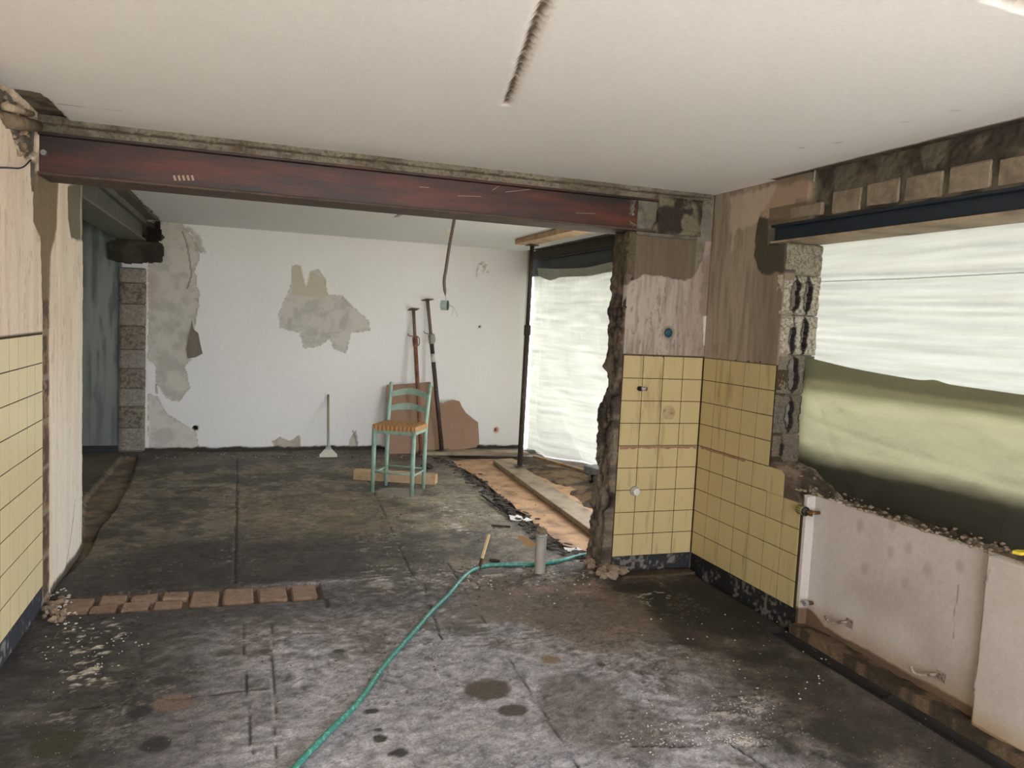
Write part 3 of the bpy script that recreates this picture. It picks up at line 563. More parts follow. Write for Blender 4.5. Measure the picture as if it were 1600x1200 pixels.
# ---- cross wall stub (pier) that faces the camera
PT = pyp
def pier_gen(P):
    x, z = P[:, 0], P[:, 2]; n = len(P); f1 = fbm(x, z, 2, 4, 2); f2 = fbm(x, z, 10, 4, 12, .6); f3 = fbm(x, z, 45, 3, 15); fv = fbm(x*9, z*.8, 5, 4, 18, .6)
    c = mix(full(n, col(166, 154, 142)), col(138, 126, 114), ss(.42, .66, fv)*.8); h = (f2-.5)*.003
    c = mix(c, col(110, 98, 86), ss(.64, .7, fbm(x*3, z, 14, 4, 60, .7))*.5)
    c = mix(c, col(146, 128, 112), ss(2.72, 2.9, x+.1*(f1-.5))*.6)
    pad = pm(x, z, PT([(950, 362), (1105, 362), (1098, 405), (1085, 432), (1070, 438), (1040, 432), (1010, 428), (985, 440), (975, 450), (950, 445)]), .012, .004, 31, 25)
    c = mix(c, mix(full(n, col(112, 100, 82)), col(92, 82, 66), fv), pad); h = h-pad*.012
    c = mix(c, col(96, 84, 72), pm(x, z, PT([(1098, 405), (1125, 370), (1125, 420), (1105, 500), (1100, 540), (1095, 470)]), .03, .01, 38, 12)*.35)
    c = mix(c, col(206, 200, 188), pm(x, z, PT([(1099, 494), (1106, 494), (1107, 540), (1099, 540)]), .004, .003, 5)*.9)
    ts = z < 1.474; c = mix(c, col(64, 52, 36), ts*1.0); h = h*(1-ts)
    bk = ss(.122, .112, z+.01*(f2-.5)); c = mix(c, mix(full(n, col(44, 44, 46)), col(108, 104, 96), ss(.52, .62, f2*.5+f3*.5)), bk); h = h-bk*.004
    q = ay(1045, 520, YP); k = 1-ss(.026, .030, np.hypot(x-q[0], z-q[2])); h = h-k*.05; c = mix(c, col(30, 66, 72), k)
    c = mix(c, col(90, 78, 66), (1-ss(.04, .055, np.hypot(x-q[0], z-q[2])))*(1-k)*.35)
    drip = ss(.55, .62, fbm(x*14, z*1.2, 4, 3, 73))*ss(1.62, 1.5, z)*.4; c = mix(c, col(112, 100, 90), drip*(z > 1.47))
    top = z > 2.26; h = h-top*.03; c = mix(c, mix(full(n, col(118, 110, 94)), col(66, 58, 50), ss(.4, .58, f2)), top*1.0)
    dk = pm(x, z, PT([(1080, 318), (1132, 314), (1135, 345), (1120, 362), (1105, 350), (1085, 340)]), .03, .01, 39, 14); c = mix(c, col(40, 34, 30), dk*.8); h = h-dk*.03
    return h, np.clip(c, 0, 1), (x > 2.345+.012*(fbm(x*0, z, 12, 4, 71)-.5))
pw = relief('wall_partition', (0, YP, 0), (1, 0, 0), (0, 0, 1), (0, -1, 0), rng(2.33, XR, .006), rng(-.04, HC, .0075), pier_gen, .06, M_plaster)
tag(pw, kind='structure')
MB().box((2.68, 4.665, 1.26), (.55, .20, 2.52)).build('wall_core', M_conc, pw)
def end_gen(P):
    y, z = P[:, 1], P[:, 2]; n = len(P); f1 = fbm(y, z, 5, 5, 41, .65); f2 = fbm(y, z, 16, 4, 43, .6); f3 = fbm(y, z, 60, 3, 45)
    bulge = .035*ss(1.9, 1.0, z)+.03*ss(1.0, .3, z)
    h = bulge+(f1-.5)*.07*ss(2.3, 2.0, z)+(f2-.5)*.045+(f3-.5)*.01
    cav = ss(.56, .64, fbm(y*2.2, z*.8, 5, 3, 47)); h = h-cav*.04*(z < 2)
    c = mix(full(n, col(128, 116, 100)), col(78, 70, 62), ss(.42, .6, f1*.5+f2*.5)); c = mix(c, col(52, 46, 42), cav*.7*(z < 2))
    c = mix(c, col(98, 88, 70), ss(1.95, 2.0, z)); return h, c, None
o = relief('broken_edge', (2.345, 0, 0), (0, 1, 0), (0, 0, 1), (-1, 0, 0), rng(4.545, 4.775, .009), rng(-.03, 2.27, .009), end_gen, .05, M_rubble, pw)
# grout that fills the beam pocket
def g(P):
    n = len(P); f = fbm3(P, 12, 4, 50); f2 = fbm3(P, 45, 3, 53)
    return (f-.5)*.03+(f2-.5)*.01, mix(full(n, col(120, 112, 94)), col(62, 56, 48), ss(.44, .6, f)), (P[:, 0] > 2.50+.07*(vn2(P[:, 0]*0, P[:, 2], 22, 4)-.3))
o = relief('grout', (0, 4.524, 0), (1, 0, 0), (0, 0, 1), (0, -1, 0), rng(2.46, 2.86, .007), rng(2.275, 2.51, .007), g, .03, M_rubble, pw)
MB().box((3.2, 4.67, 1.28), (.7, .24, 2.56)).build('wall_core', M_conc, pw)

# ---- right wall with the window opening
RWP = lambda pts: pxp(pts, XR)
JY = 3.765     # jamb of the window opening
def jl(z): return np.where(z > .93, JY, np.where(z > .85, JY-(.93-z)*1.4, np.where(z > .715, JY-.11-(.85-z)*1.6, 3.43)))
def right_gen(P):
    y, z = P[:, 1], P[:, 2]; n = len(P); f1 = fbm(y, z, 2, 4, 2); f2 = fbm(y, z, 9, 4, 12, .6); f3 = fbm(y, z, 45, 3, 15); fv = fbm(y*7, z*.8, 4, 4, 18, .6)
    c = mix(full(n, col(156, 143, 126)), col(124, 112, 96), ss(.4, .7, fv)*.7); h = (f2-.5)*.004
    c = mix(c, col(112, 98, 82), ss(4.1, 3.9, y+.15*(f1-.5))*(z > 1.47)*.55)
    c = mix(c, col(184, 168, 150), pm(y, z, RWP([(1140, 310), (1215, 290), (1200, 325), (1180, 350), (1150, 360), (1143, 400)]), .04, .01, 25, 10)*.8)
    c = mix(c, col(162, 140, 120), pm(y, z, RWP([(1215, 290), (1290, 275), (1290, 300), (1245, 315), (1240, 335), (1205, 345), (1190, 340)]), .03, .01, 26, 12)*.9)
    dp = pm(y, z, RWP([(1187, 338), (1232, 348), (1232, 425), (1190, 430), (1178, 400)]), .02, .006, 27, 14); c = mix(c, mix(full(n, col(84, 78, 64)), col(68, 62, 52), f2), dp); h = h+dp*.006
    # lintel band: concrete above, rough joint
    lb = ss(3.62, 3.55, y+.05*(f2-.5)+.6*(2.5-z)*0)*(z > 2.28); c = mix(c, mix(full(n, col(96, 90, 76)), col(62, 58, 50), ss(.4, .62, f2)), lb); h = h-lb*(.012+.012*f3)
    lb2 = (y < 3.95)*(z > 2.28)*(z < 2.4)*(1-lb); c = mix(c, col(98, 86, 68), lb2*.8)
    ts = (z < 1.474)*(y > 3.45); c = mix(c, col(64, 52, 36), ts*1.0); h = h*(1-ts)
    rough = pm(y, z, RWP([(1196, 722), (1222, 735), (1240, 760), (1260, 775), (1262, 792), (1222, 778), (1222, 750)]), .02, .01, 29, 10); c = mix(c, mix(full(n, col(122, 106, 90)), col(88, 76, 64), f2), rough); 
    mid = (y > 3.4)*(z > .68)*(z < .9)*(y < JY); c = mix(c, mix(full(n, col(116, 100, 86)), col(84, 72, 60), ss(.4, .6, f2)), mid*1.0)
    bk = ss(.122, .112, z+.01*(f2-.5))*(y > 3.44); c = mix(c, mix(full(n, col(32, 32, 32)), col(98, 96, 86), ss(.52, .62, f2*.5+f3*.5)), bk); h = h-bk*.004
    # radiator niche under the window and the wall beside it
    pl = (y < 3.45)*(z < .85)
    cp = mix(full(n, col(182, 174, 165)), col(164, 154, 143), ss(.4, .7, f1)); cp = mix(cp, col(190, 184, 178), ss(3.26, 3.36, y)*.7)
    for px, py in [(1340, 890), (1407, 857), (1437, 890), (1380, 865), (1403, 912), (1333, 822), (1383, 820), (1487, 885), (1440, 820)]:
        cp = mix(cp, col(140, 130, 118), ell(y, z, ax(px, py, XR)[1:], .022, .03, .3, 6, .6)*.45)
    cp = mix(cp, col(150, 126, 100), ss(.22, .06, z+.05*(f1-.5)+.03*(f2-.5))*.6)
    br = ss(.09, .075, z-.05*ss(3.25, 3.4, y)+.02*(f2-.5)); cp = mix(cp, mix(full(n, col(112, 92, 72)), col(84, 68, 54), f2), br)
    c = mix(c, cp, pl*1.0)
    niche = (y < 3.425)*(y > 2.335+.01*(f2-.5))*(z < .85); h = h-niche*.045
    near = (y <= 2.335)*(z < .85); c = mix(c, mix(full(n, col(184, 177, 168)), col(166, 157, 145), f1), near*(z > .05)); c = mix(c, col(160, 134, 100), near*ss(.16, .04, z+.04*(f2-.5))*.6)
    for a, b in [((1485, 915), (1479, 1000)), ((1545, 890), (1540, 915)), ((1536, 950), (1528, 1040))]:
        c = mix(c, col(110, 98, 86), linem(y, z, ax(*a, XR)[1:], ax(*b, XR)[1:], .004, 4, .01)*.6)
    # keep: outside of the window opening with a ragged rim
    top = .775+.02*(fbm(y, z*0, 7, 4, 55)-.5)
    keep = (z > 2.30) | ((z >= 2.0) & (y > 3.93)) | (y > jl(z)+.012*(fbm(y*0, z, 14, 3, 57)-.5)) | ((z < top) & (y < 3.47)) | (y < 1.0)
    keep = keep & ~((y > ADDED_REAR_WIN[0]) & (y < ADDED_REAR_WIN[1]) & (z > ADDED_REAR_WIN[2]) & (z < ADDED_REAR_WIN[3]))
    keep = keep & ~((z > 2.185) & (z < 2.30) & (y < 3.93) & (y > 1.0))
    return h, np.clip(c, 0, 1), keep
rw = relief('wall_right', (XR, 0, 0), (0, 1, 0), (0, 0, 1), (-1, 0, 0), lin2((-1.8, 1.0, .1), (1.0, 2.0, .02), (2.0, YP, .007)), rng(-.04, HC+.04, .0075), right_gen, .07, M_plaster)
tag(rw, kind='structure')
for c_, d in [((3.13, 4.15, 1.26), (.19, .70, 2.52)), ((3.13, -1.5, 1.26), (.22, .6, 2.52)), ((3.13, .89, 1.26), (.22, .24, 2.52)), ((3.13, -.2, .38), (.22, 2.1, .76)), ((3.13, -.2, 2.4), (.22, 2.1, .3)), ((3.13, 2.4, .35), (.19, 2.9, .70)), ((3.13, 2.4, 2.45), (.22, 3.1, .22))]:
    MB().box(c_, d).build('wall_core', M_conc, rw)
# sill rubble
def sill_gen(P):
    x, y = P[:, 0], P[:, 1]; n = len(P); f1 = fbm(x, y, 7, 4, 2, .6); f2 = fbm(x, y, 28, 4, 12, .6)
    h = (f1-.5)*.05+(f2-.5)*.03+.10*ss(3.35, 3.75, y)*ss(0.0, .1, x-XR+.02)+.03*ss(3.35, 3.6, y)
    return h, mix(mix(full(n, col(128, 114, 96)), col(80, 70, 58), ss(.42, .6, f1)), col(176, 166, 148), ss(.62, .7, f2)*.7), None
o = relief('window_sill', (0, 0, .765), (1, 0, 0), (0, 1, 0), (0, 0, 1), rng(XR+.050, 3.24, .009), lin2((1.0, 2.0, .03), (2.0, 3.78, .009)), sill_gen, .012, M_rubble, rw)
# jamb: hollow pumice blocks seen from their broken end
def jamb(z0, z1, slots, seed, name='block', m=M_block, base=None, depth=.08):
    def g(P):
        x, z = P[:, 0], P[:, 2]; n = len(P); f = fbm3(P, 28, 4, seed); f2 = fbm3(P, 90, 3, seed+5)
        u = (x-XR)/.27; v = (z-z0)/(z1-z0); k = np.ones(n, bool); dd = np.full(n, -1.)
        for cx, w, a, b in slots:
            d = w/2*np.sqrt(np.clip(1-np.abs((v-(a+b)/2)/((b-a)/2))**4, 0, 1))-np.abs(u-cx-.05*(vn2(u*0, v, 5, seed)-.5))-.01+.04*(vn2(u, v, 7, seed+2)-.5)+.025*(vn2(u, v, 19, seed+4)-.5)
            k &= d < 0; dd = np.maximum(dd, d)
        ed = np.minimum(np.minimum(u, 1-u)*.27, np.minimum(v, 1-v)*(z1-z0))
        k &= (x < XR+.27+.03*(fbm3(P, 12, 3, seed+9)-.6))
        cc = mix(full(n, base if base is not None else col(176, 168, 150)), col(96, 88, 76), ss(.5, .62, f2)*.55)
        cc = mix(cc, col(44, 40, 38), ss(-.07, -.0, dd)); cc = mix(cc, col(186, 178, 158), (1-ss(.0, .008, ed))*.5)  # faces darkened toward each slot, painting the shade of the cavity
        return (f-.5)*.02+(f2-.5)*.008-.012*(1-ss(0, .012, ed)), cc, k
    o = relief(name, (XR, JY, z0), (1, 0, 0), (0, 0, 1), (0, -1, 0), rng(0, .275, .005), rng(0, z1-z0, .005), g, depth, M_pumice, rw)
S2 = [(.33, .20, .10, .88), (.66, .16, .12, .88)]
jamb(1.77, 2.0, S2, 11)
jamb(1.535, 1.765, [(.34, .12, .08, .72), (.64, .14, .1, .92)], 12)
jamb(1.30, 1.53, [(.42, .26, .08, .95), (.82, .16, .06, .95)], 13, base=col(128, 120, 106))
jamb(1.065, 1.295, [(.40, .17, .1, .86), (.78, .22, .08, .9)], 14, base=col(112, 104, 92))
jamb(2.005, 2.185, [], 15, base=col(150, 142, 124))
jamb(.80, 1.06, [(.25, .08, .5, .8)], 16, base=col(116, 104, 92))
MB().box((3.095, 3.875, 1.47), (.26, .06, 1.43)).build('wall_core', M_dark, rw)  # near black box paints the shade behind the block cavities
# blocks above the lintel
for k in range(9):
    y0 = 3.43-.243*k; w = .205 if k else .2
    mb = MB().box((0, 0, 0), (.03, w, .115), bev=.008); r2 = random.Random(k)
    mb.v = [(a, b*(1+r2.uniform(-.04, .04)), c_*(1+r2.uniform(-.08, .08))) for a, b, c_ in mb.v]; o = mb.build('block', M_lblock, rw); o.location = (XR+.021, y0-w/2, 2.372+r2.uniform(-.006, .006))
mb = MB().box((0, 0, 0), (.03, .26, .07), bev=.01); o = mb.build('block', M_lblock, rw); o.location = (XR+.012, 3.63, 2.35)
# lintel steel
def hbeam(name, p0, L, axis, h, w, mats, label, off=.0, tw=.012, tf=.014):
    """wide flange beam from p0 (low corner) along +x or +y; parts: web, flanges"""
    e = empty(name, p0); tag(e, label, 'steel beam', kind='thing')
    def bx(c_, d): return MB().box(c_ if axis == 'x' else (c_[1], c_[0], c_[2]), d if axis == 'x' else (d[1], d[0], d[2]), bev=.002)
    bx((L/2, w/2, tf/2), (L, w, tf)).build('bottom_flange', mats[1], e)
    bx((L/2, w/2, h-tf/2), (L, w, tf)).build('top_flange', mats[0], e)
    for wy in ([w*.15, w*.85]): bx((L/2, wy, h/2), (L, tw, h-2*tf)).build('web', mats[0], e)
    return e
hbeam('steel_beam', (2.965, 1.0, 2.19), 2.93, 'y', .108, .25, (M_bluesteel, M_oldwood), 'blue grey steel lintel over the plastic covered window beside the block jamb')
main = hbeam('steel_beam', (-1.0, YP-.005, 2.277), 3.62, 'x', .213, .275, (M_redsteel, M_flange), 'long red brown steel beam spanning the wall opening from left wall to tiled pier')
# chalk dashes, bolt and scratches on the main beam
mb = MB()
for k in range(5): q = ay(273+7*k, 278, YP+.03); mb.box((q[0], YP+.03, q[2]), (.011, .003, .028), R=Matrix.Rotation(-.3, 3, 'Y'))
mb.build('chalk_mark', mat('chalk', (176, 150, 128), .9), main, local=False)
mb = MB()
for (a, b) in [((715, 306), (752, 307)), ((790, 300), (828, 296)), ((655, 292), (670, 293)), ((770, 297), (780, 290)), ((900, 333), (930, 334))]:
    p, q = ay(*a, YP+.031), ay(*b, YP+.031); mb.tube([p, q], .0018, 4)
mb.build('scratch', MATS['chalk'], main, local=False)['kind'] = 'stuff'
q = ay(69, 239, YP+.02); MB().tube([(q[0], YP+.03, q[2]), (q[0], YP-.0, q[2])], .014, 10).build('bolt', M_zinc, main, local=False)
q = ay(988, 335, YP+.02); MB().tube([(q[0], YP+.03, q[2]), (q[0], YP+.01, q[2])], .009, 8).build('bolt', M_zinc, main, local=False)
# mortar band above the main beam
def g(P):
    n = len(P); f = fbm(P[:, 0], P[:, 2], 5, 5, 52, .6); f2 = fbm(P[:, 0], P[:, 2], 40, 3, 53); e = np.abs(P[:, 2]-2.531-.008*(f-.5)) < .004
    return (f-.5)*.008+(f2-.5)*.006-e*.01+.008*(P[:, 2] > 2.533), mix(mix(full(n, col(136, 128, 112)), col(112, 103, 88), ss(.4, .62, f)), col(74, 64, 54), np.maximum(e*.7, ss(.62, .7, f2)*.4)), None
o = relief('trim_mortar', (0, YP+.005, 0), (1, 0, 0), (0, 0, 1), (0, -1, 0), rng(-1.0, 2.95, .008), rng(2.487, 2.575, .006), g, .2, M_rubble); tag(o, kind='structure')
# far left beam along the removed side wall
lb = hbeam('steel_beam', (-1.30, 5.70, 2.33), 3.55, 'y', .19, .28, (M_greysteel, mat('pale_flange', (108, 108, 98), .6, var=.2)), 'grey rust streaked steel beam running to the far wall above the removed side wall')
MB().box((-1.16, 7.5, 2.545), (.26, 3.9, .05)).build('trim_mortar', M_conc)['kind'] = 'structure'
mb = MB(); q = ax(150, 322, -1.05)
mb.box((-1.061, 6.35, 2.47), (.004, .2, .05)); mb.box((-1.061, 6.28, 2.42), (.004, .03, .06)); mb.box((-1.061, 6.42, 2.42), (.004, .03, .05)); mb.build('paint_smear', mat('pale_smear', (170, 166, 148), .9), lb, local=False)
# beam above the far patio opening
rbm = hbeam('steel_beam', (3.47, 4.8, 2.24), 4.66, 'y', .21, .25, (M_darksteel, M_darksteel), 'charcoal steel beam above the far patio opening behind the standing prop')
MB().box((3.6, 7.1, 2.51), (.25, 4.7, .10)).build('trim_mortar', mat('dark_mortar', (74, 70, 62), .95, var=.3, bump=.8), None)['kind'] = 'structure'
# back wall with the unseen opening added for light, outer closing walls
bx0, bx1, bz0, bz1 = ADDED_BACK_OPEN; bw = empty('wall_back', (0, BACK_Y, 0)); bw['kind'] = 'structure'
for c_, d in [(((-3.4+bx0)/2, BACK_Y-.1, 1.28), (3.4+bx0, .2, 2.56)), (((bx1+3.4)/2, BACK_Y-.1, 1.28), (3.4-bx1, .2, 2.56)), (((bx0+bx1)/2, BACK_Y-.1, (bz1+2.56)/2), (bx1-bx0, .2, 2.56-bz1))]:
    MB().box(c_, d).build('wall_panel', mat('back_plaster', (205, 198, 186), .9), bw, local=False)
g_ = MB().box((0, 3, -.3), (60, 60, .1)).build('ground', M_bounce_paving); g_['kind'] = 'structure'
# hedge added outside to tint the sheets, dark box to shade the lower one
def g(P):
    n = len(P); f = fbm(P[:, 1], P[:, 2], 1.5, 4, 4); return (f-.5)*1.2, mix(full(n, col(84, 98, 56)), col(128, 136, 80), f), P[:, 2] < 1.6+1.0*f
o = relief('hedge', (9.5, 0, -.25), (0, 1, 0), (0, 0, 1), (-1, 0, 0), rng(-6, 20, .25), rng(0, 3, .2), g, .6, M_hedge); tag(o, 'unseen green hedge added to tint the plastic covered openings', 'hedge', kind='stuff')
o = MB().box((3.52, 2.3, .38), (.58, 3.2, 1.32), bev=.04).build('shade_box', M_shade_box); tag(o, 'dark box added outside to shade the lower green window sheet', 'covered stack')  # unseen box added close to the sheet so its lower part darkens

# ---- wall tiles, every one its own piece
TS, TH = .1515, .008
tm = MB().box((0, 0, 0), (TS-.0045, TS-.0045, TH), bev=.0009).mesh('tile'); tm.materials.append(M_tile)
tml = tm.copy(); tml.materials.clear(); tml.materials.append(M_tile_l)
def clip(poly, a, b, c):      # keep a*u+b*v <= c
    out = []
    for i in range(len(poly)):
        p, q = poly[i], poly[(i+1) % len(poly)]; dp, dq = a*p[0]+b*p[1]-c, a*q[0]+b*q[1]-c
        if dp <= 0: out.append(p)
        if dp*dq < 0: t = dp/(dp-dq); out.append((p[0]+(q[0]-p[0])*t, p[1]+(q[1]-p[1])*t))
    return out
rt = random.Random(9)
def tile_at(parent, kind, u0, u1, z0, z1, me):
    cu, cz = (u0+u1)/2, (z0+z1)/2; j = [rt.uniform(-.004, .004)*(0.4 if kind == 'L' else 1) for _ in range(2)]; s = ((u1-u0-.0045)/(TS-.0045), (z1-z0-.0045)/(TS-.0045), 1)
    if kind == 'P': loc, R = (cu, YP+.0024, cz), Matrix(((1, 0, 0), (0, 0, -1), (0, 1, 0)))
    elif kind == 'R': loc, R = (XR+.0028, cu, cz), Matrix(((0, 0, -1), (-1, 0, 0), (0, 1, 0)))
    else: loc, R = (XL-.0034, cu, cz), Matrix(((0, 0, 1), (1, 0, 0), (0, 1, 0)))
    o = bpy.data.objects.new('tile', me); C.objects.link(o); o.parent = parent
    o.matrix_local = Matrix.Translation(loc) @ (R @ Matrix.Rotation(j[0], 3, 'X') @ Matrix.Rotation(j[1], 3, 'Y')).to_4x4() @ Matrix.Diagonal((*s, 1))
rows = [(.114+.1505*k, .114+.1505*(k+1)) for k in range(9)]
for z0, z1 in rows:
    u = XR-.006
    while u > 2.36:
        a = max(u-TS, 2.352); tile_at(pw, 'P', a, u, z0, z1, tm); u -= TS
        if u-2.352 < .02: break
    u = YP-.006
    while u > 3.45:
        w = TS; a = u-w; lim = 3.775 if z0 > .85 else (3.63 if z0 > .70 else 3.452)
        if u-lim < .03: break
        aa = max(a, lim)
        if z0 > .70 and z0 < .85 and aa < 3.72:     # the tile beside the broken sill corner is cut on a slant
            poly = clip([(aa, z0), (u, z0), (u, z1), (aa, z1)], -1, 1.3, -3.63+1.3*.83+.02)
            mb = MB(); q = [(-b+0, c_) for b, c_ in poly]
            if len(poly) > 2: mb.add([(XR-.0015, b, c_) for b, c_ in poly]+[(XR, b, c_) for b, c_ in poly], [tuple(range(len(poly)))[::-1], tuple(range(len(poly), 2*len(poly)))]+[(i, (i+1) % len(poly), len(poly)+(i+1) % len(poly), len(poly)+i) for i in range(len(poly))]); mb.build('tile', M_tile, rw)
        else: tile_at(rw, 'R', aa, u, z0, z1, tm)
        u = a
for z0, z1 in rows:
    u = 4.632
    while u > 0.6:
        tile_at(lw, 'L', max(u-TS, .6), u, z0, z1, tml); u -= TS
# brown adhesive line on the tiles
mb = MB(); r2 = random.Random(2)
def ragged(n, a, b, z, h):
    top = [(a+(b-a)*i/n, z) for i in range(n+1)]; bot = [(a+(b-a)*i/n, z-h*r2.uniform(.6, 1.15)) for i in range(n, -1, -1)]; return top+bot
M_adh = mat('adhesive_residue', (142, 112, 88), .9, var=.2, scale=40, bump=.5)
n = 40; P_ = ragged(n, 2.36, 2.945, .866, .022)
for i in range(n): a, b, c_, d = P_[i], P_[i+1], P_[2*n-i], P_[2*n+1-i]; mb.add([(p[0], YP-.0045, p[1]) for p in (a, b, c_, d)]+[(p[0], YP-.002, p[1]) for p in (a, b, c_, d)], [(3, 2, 1, 0), (0, 1, 5, 4), (2, 3, 7, 6)])
mb.build('adhesive_strip', M_adh, pw)
mb = MB(); P_ = ragged(n, 4.5, 4.0, .866, .016)
for i in range(n): a, b, c_, d = P_[i], P_[i+1], P_[2*n-i], P_[2*n+1-i]; mb.add([(XR-.0045, p[0], p[1]) for p in (a, b, c_, d)]+[(XR-.002, p[0], p[1]) for p in (a, b, c_, d)], [(3, 2, 1, 0), (0, 1, 5, 4), (2, 3, 7, 6)])
mb.build('adhesive_strip', M_adh, rw)
# old round adhesive mark and plaster lumps on the tiles
q = ay(1045, 645, YP); mb = MB(); mb.tube([(q[0], YP-.0010, q[2]), (q[0], YP-.0040, q[2])], .047, 28); mb.build('plaster_disc', mat('dull_disc', (166, 146, 108), .9, c2=(124, 104, 76), c2scale=25), pw)
for i, (px, py, rr) in enumerate([(1030, 556, .008), (1036, 558, .007), (1022, 557, .006), (1150, 563, .008), (1170, 565, .012), (1181, 566, .006), (1188, 566, .009)]):
    p = ay(px, py, YP) if px < 1098 else ax(px, py, XR); MB().lump(p, rr, i).build('filler_lump', mat('filler', (88, 62, 48), .9), pw if px < 1098 else rw)

# ================================================================== THINGS
def cr(pts, n=12):
    pts = [Vector(p) for p in pts]; P = [pts[0]*2-pts[1]]+pts+[pts[-1]*2-pts[-2]]; out = []
    for i in range(1, len(P)-2):
        for k in range(n):
            t = k/n; a, b, c_, d = P[i-1], P[i], P[i+1], P[i+2]
            out.append(.5*((2*b)+(c_-a)*t+(2*a-5*b+4*c_-d)*t*t+(3*b-a-3*c_+d)*t**3))
    return out+[pts[-1]]
# ---- plastic sheets
def sheet(name, pts_fn, nu, nv, m, label, group=None, cat='plastic sheet', parent=None):
    V = np.zeros(((nu+1)*(nv+1), 3)); u, v = np.meshgrid(np.linspace(0, 1, nu+1), np.linspace(0, 1, nv+1), indexing='ij'); u = u.ravel(); v = v.ravel()
    V[:] = pts_fn(u, v); id_ = np.arange((nu+1)*(nv+1)).reshape(nu+1, nv+1)
    Q = np.stack([id_[:-1, :-1], id_[1:, :-1], id_[1:, 1:], id_[:-1, 1:]], -1).reshape(-1, 4)
    o = link(name, np_mesh(name, V, Q), m, parent, True)
    if label: tag(o, label, cat, group)
    return o
def up(u, v):      # u along y from jamb towards the camera, v up
    y = 3.89-u*3.1; z = 1.36+v*.86
    w = .012*np.sin(v*60+4*u)*(vn2(u, v, 5, 3)) + .02*(fbm(u*3, v*3, 3, 3, 4)-.5) - .02*np.exp(-((v-(.765-.05*u))/.02)**2)
    return np.stack([3.235+w, y, z], -1)
sheet('plastic_sheet', up, 160, 130, M_sheet, 'milky white plastic sheet stretched over the kitchen window')
p0, p1 = ax(1284, 440, 3.222), ax(1600, 426, 3.222); MB().tube([tuple(p0), tuple(p0*.5+p1*.5+np.array([0, 0, -.004])), tuple(p1*1.0), tuple(p1+(p1-p0)*.8)], .0025, 6).build('fold_line', mat('fold_line_grey', (176, 182, 178), .5), [o for o in C.objects if o.name.startswith('plastic_sheet')][-1])  # grey tube added to draw the fold line of the sheet
def lo(u, v):
    y = 3.79-u*2.9; top = 1.53-.085*(1-np.exp(-u*5))-.02*u+.012*np.exp(-((y-2.86)/.05)**2); z = .74+(top-.74)*v + .06*(1-v)*np.clip(.3-u, 0, 1)
    w = .05*np.sin(v*PI)*np.sin(u*7+1)*.5 + .03*(fbm(u*5, v*2, 2, 3, 8)-.5)*2 + .008*np.exp(-((v-(.55-.25*u))/.03)**2)+.012*np.exp(-((v-(1-u*5.5))/.05)**2)*(u < .2)
    return np.stack([3.165-w*.7, y, z], -1)
sheet('plastic_sheet', lo, 150, 70, M_sheet_g, 'sagging green tinted plastic sheet covering the lower half of the kitchen window')
def farsh(u, v):
    y = 9.42-u*2.85; xb = 3.56+.55*ss(0, .5, u)-.1*ss(.7, 1, u); zt = 2.30-.06*np.sin(np.clip(u/.75, 0, 1)*PI); z = -.02+v*(zt+.02)
    x = 3.52+(xb-3.52)*(1-v)**1.5
    w = .05*np.sin(u*26+1.8*np.sin(v*5))*(1-v)**1.0*ss(.0, .1, u)+.03*(fbm(u*8, v*3, 2, 4, 8)-.5)*2+.03*np.exp(-((u*2.2-(.95-v)*.55-.1)/.03)**2)
    return np.stack([x+w, y, z], -1)
sheet('plastic_sheet', farsh, 200, 110, M_sheet_f, 'milky plastic sheet hanging over the far patio opening, billowing outward at its foot')
def fold(u, v):
    y = 9.1-u*3.6; z = 2.335-.065*np.sin(np.clip(u*1.25, 0, 1)*PI)-v*(.09+.05*np.exp(-((u-.1)/.08)**2)); return np.stack([3.44+.02*np.sin(u*20)+.02*v, y, z], -1)
sheet('sheet_fold', fold, 60, 6, mat('grey_fold', (150, 156, 140), .5), None, parent=[o for o in C.objects if o.name.startswith('plastic_sheet')][-1])

# ---- bar chair
W, D, SH = .384, .34, .63
ch = empty('bar_chair', (*((az(587, 770)[:2]+az(648, 776)[:2]+az(598, 758)[:2]+az(656, 764)[:2])/4), 0.0), math.radians(-31))
tag(ch, 'sage green wooden bar chair with a woven rush seat standing on the bare floor', 'chair')
for sx in (-1, 1):
    MB().tube([(sx*W/2, -D/2, 0), (sx*W/2, -D/2, .3), (sx*W/2, -D/2, SH-.02)], [.0175, .021, .021], 14).build('leg', M_paintgreen, ch, True)
    MB().tube([(sx*W/2, D/2, 0), (sx*W/2, D/2, .3), (sx*W/2, D/2, SH), (sx*W/2*1.02, D/2+.03, .8), (sx*W/2*1.04, D/2+.075, 1.0), (sx*W/2*1.04, D/2+.08, 1.012)], [.0175, .02, .021, .02, .017, .009], 14).build('leg', M_paintgreen, ch, True)
def slat(z, rise):
    mb = MB(); n = 14; V = []
    yb = D/2+.03*(z-SH)/.17*.9
    for i in range(n+1):
        t = i/n; x = (t-.5)*W*1.0; b = .035*math.sin(PI*t); r = rise*math.sin(PI*t)**1.3; hh = .062
        for dy, dz in ((-.006, 0), (.006, 0), (.006, hh-.012*(1-math.sin(PI*t))), (-.006, hh-.012*(1-math.sin(PI*t)))): V.append((x, yb+b+dy, z+r+dz))
    F = [(i*4+j, i*4+(j+1) % 4, i*4+4+(j+1) % 4, i*4+4+j) for i in range(n) for j in range(4)]+[(0, 3, 2, 1), (n*4, n*4+1, n*4+2, n*4+3)]
    mb.add(V, F).build('back_slat', M_paintgreen, ch)
slat(.87, .03); slat(.735, .02)
for sx in (-1, 1): MB().box((sx*W/2, 0, SH-.045), (.02, D-.02, .045), bev=.004).build('seat_rail', M_paintgreen, ch)
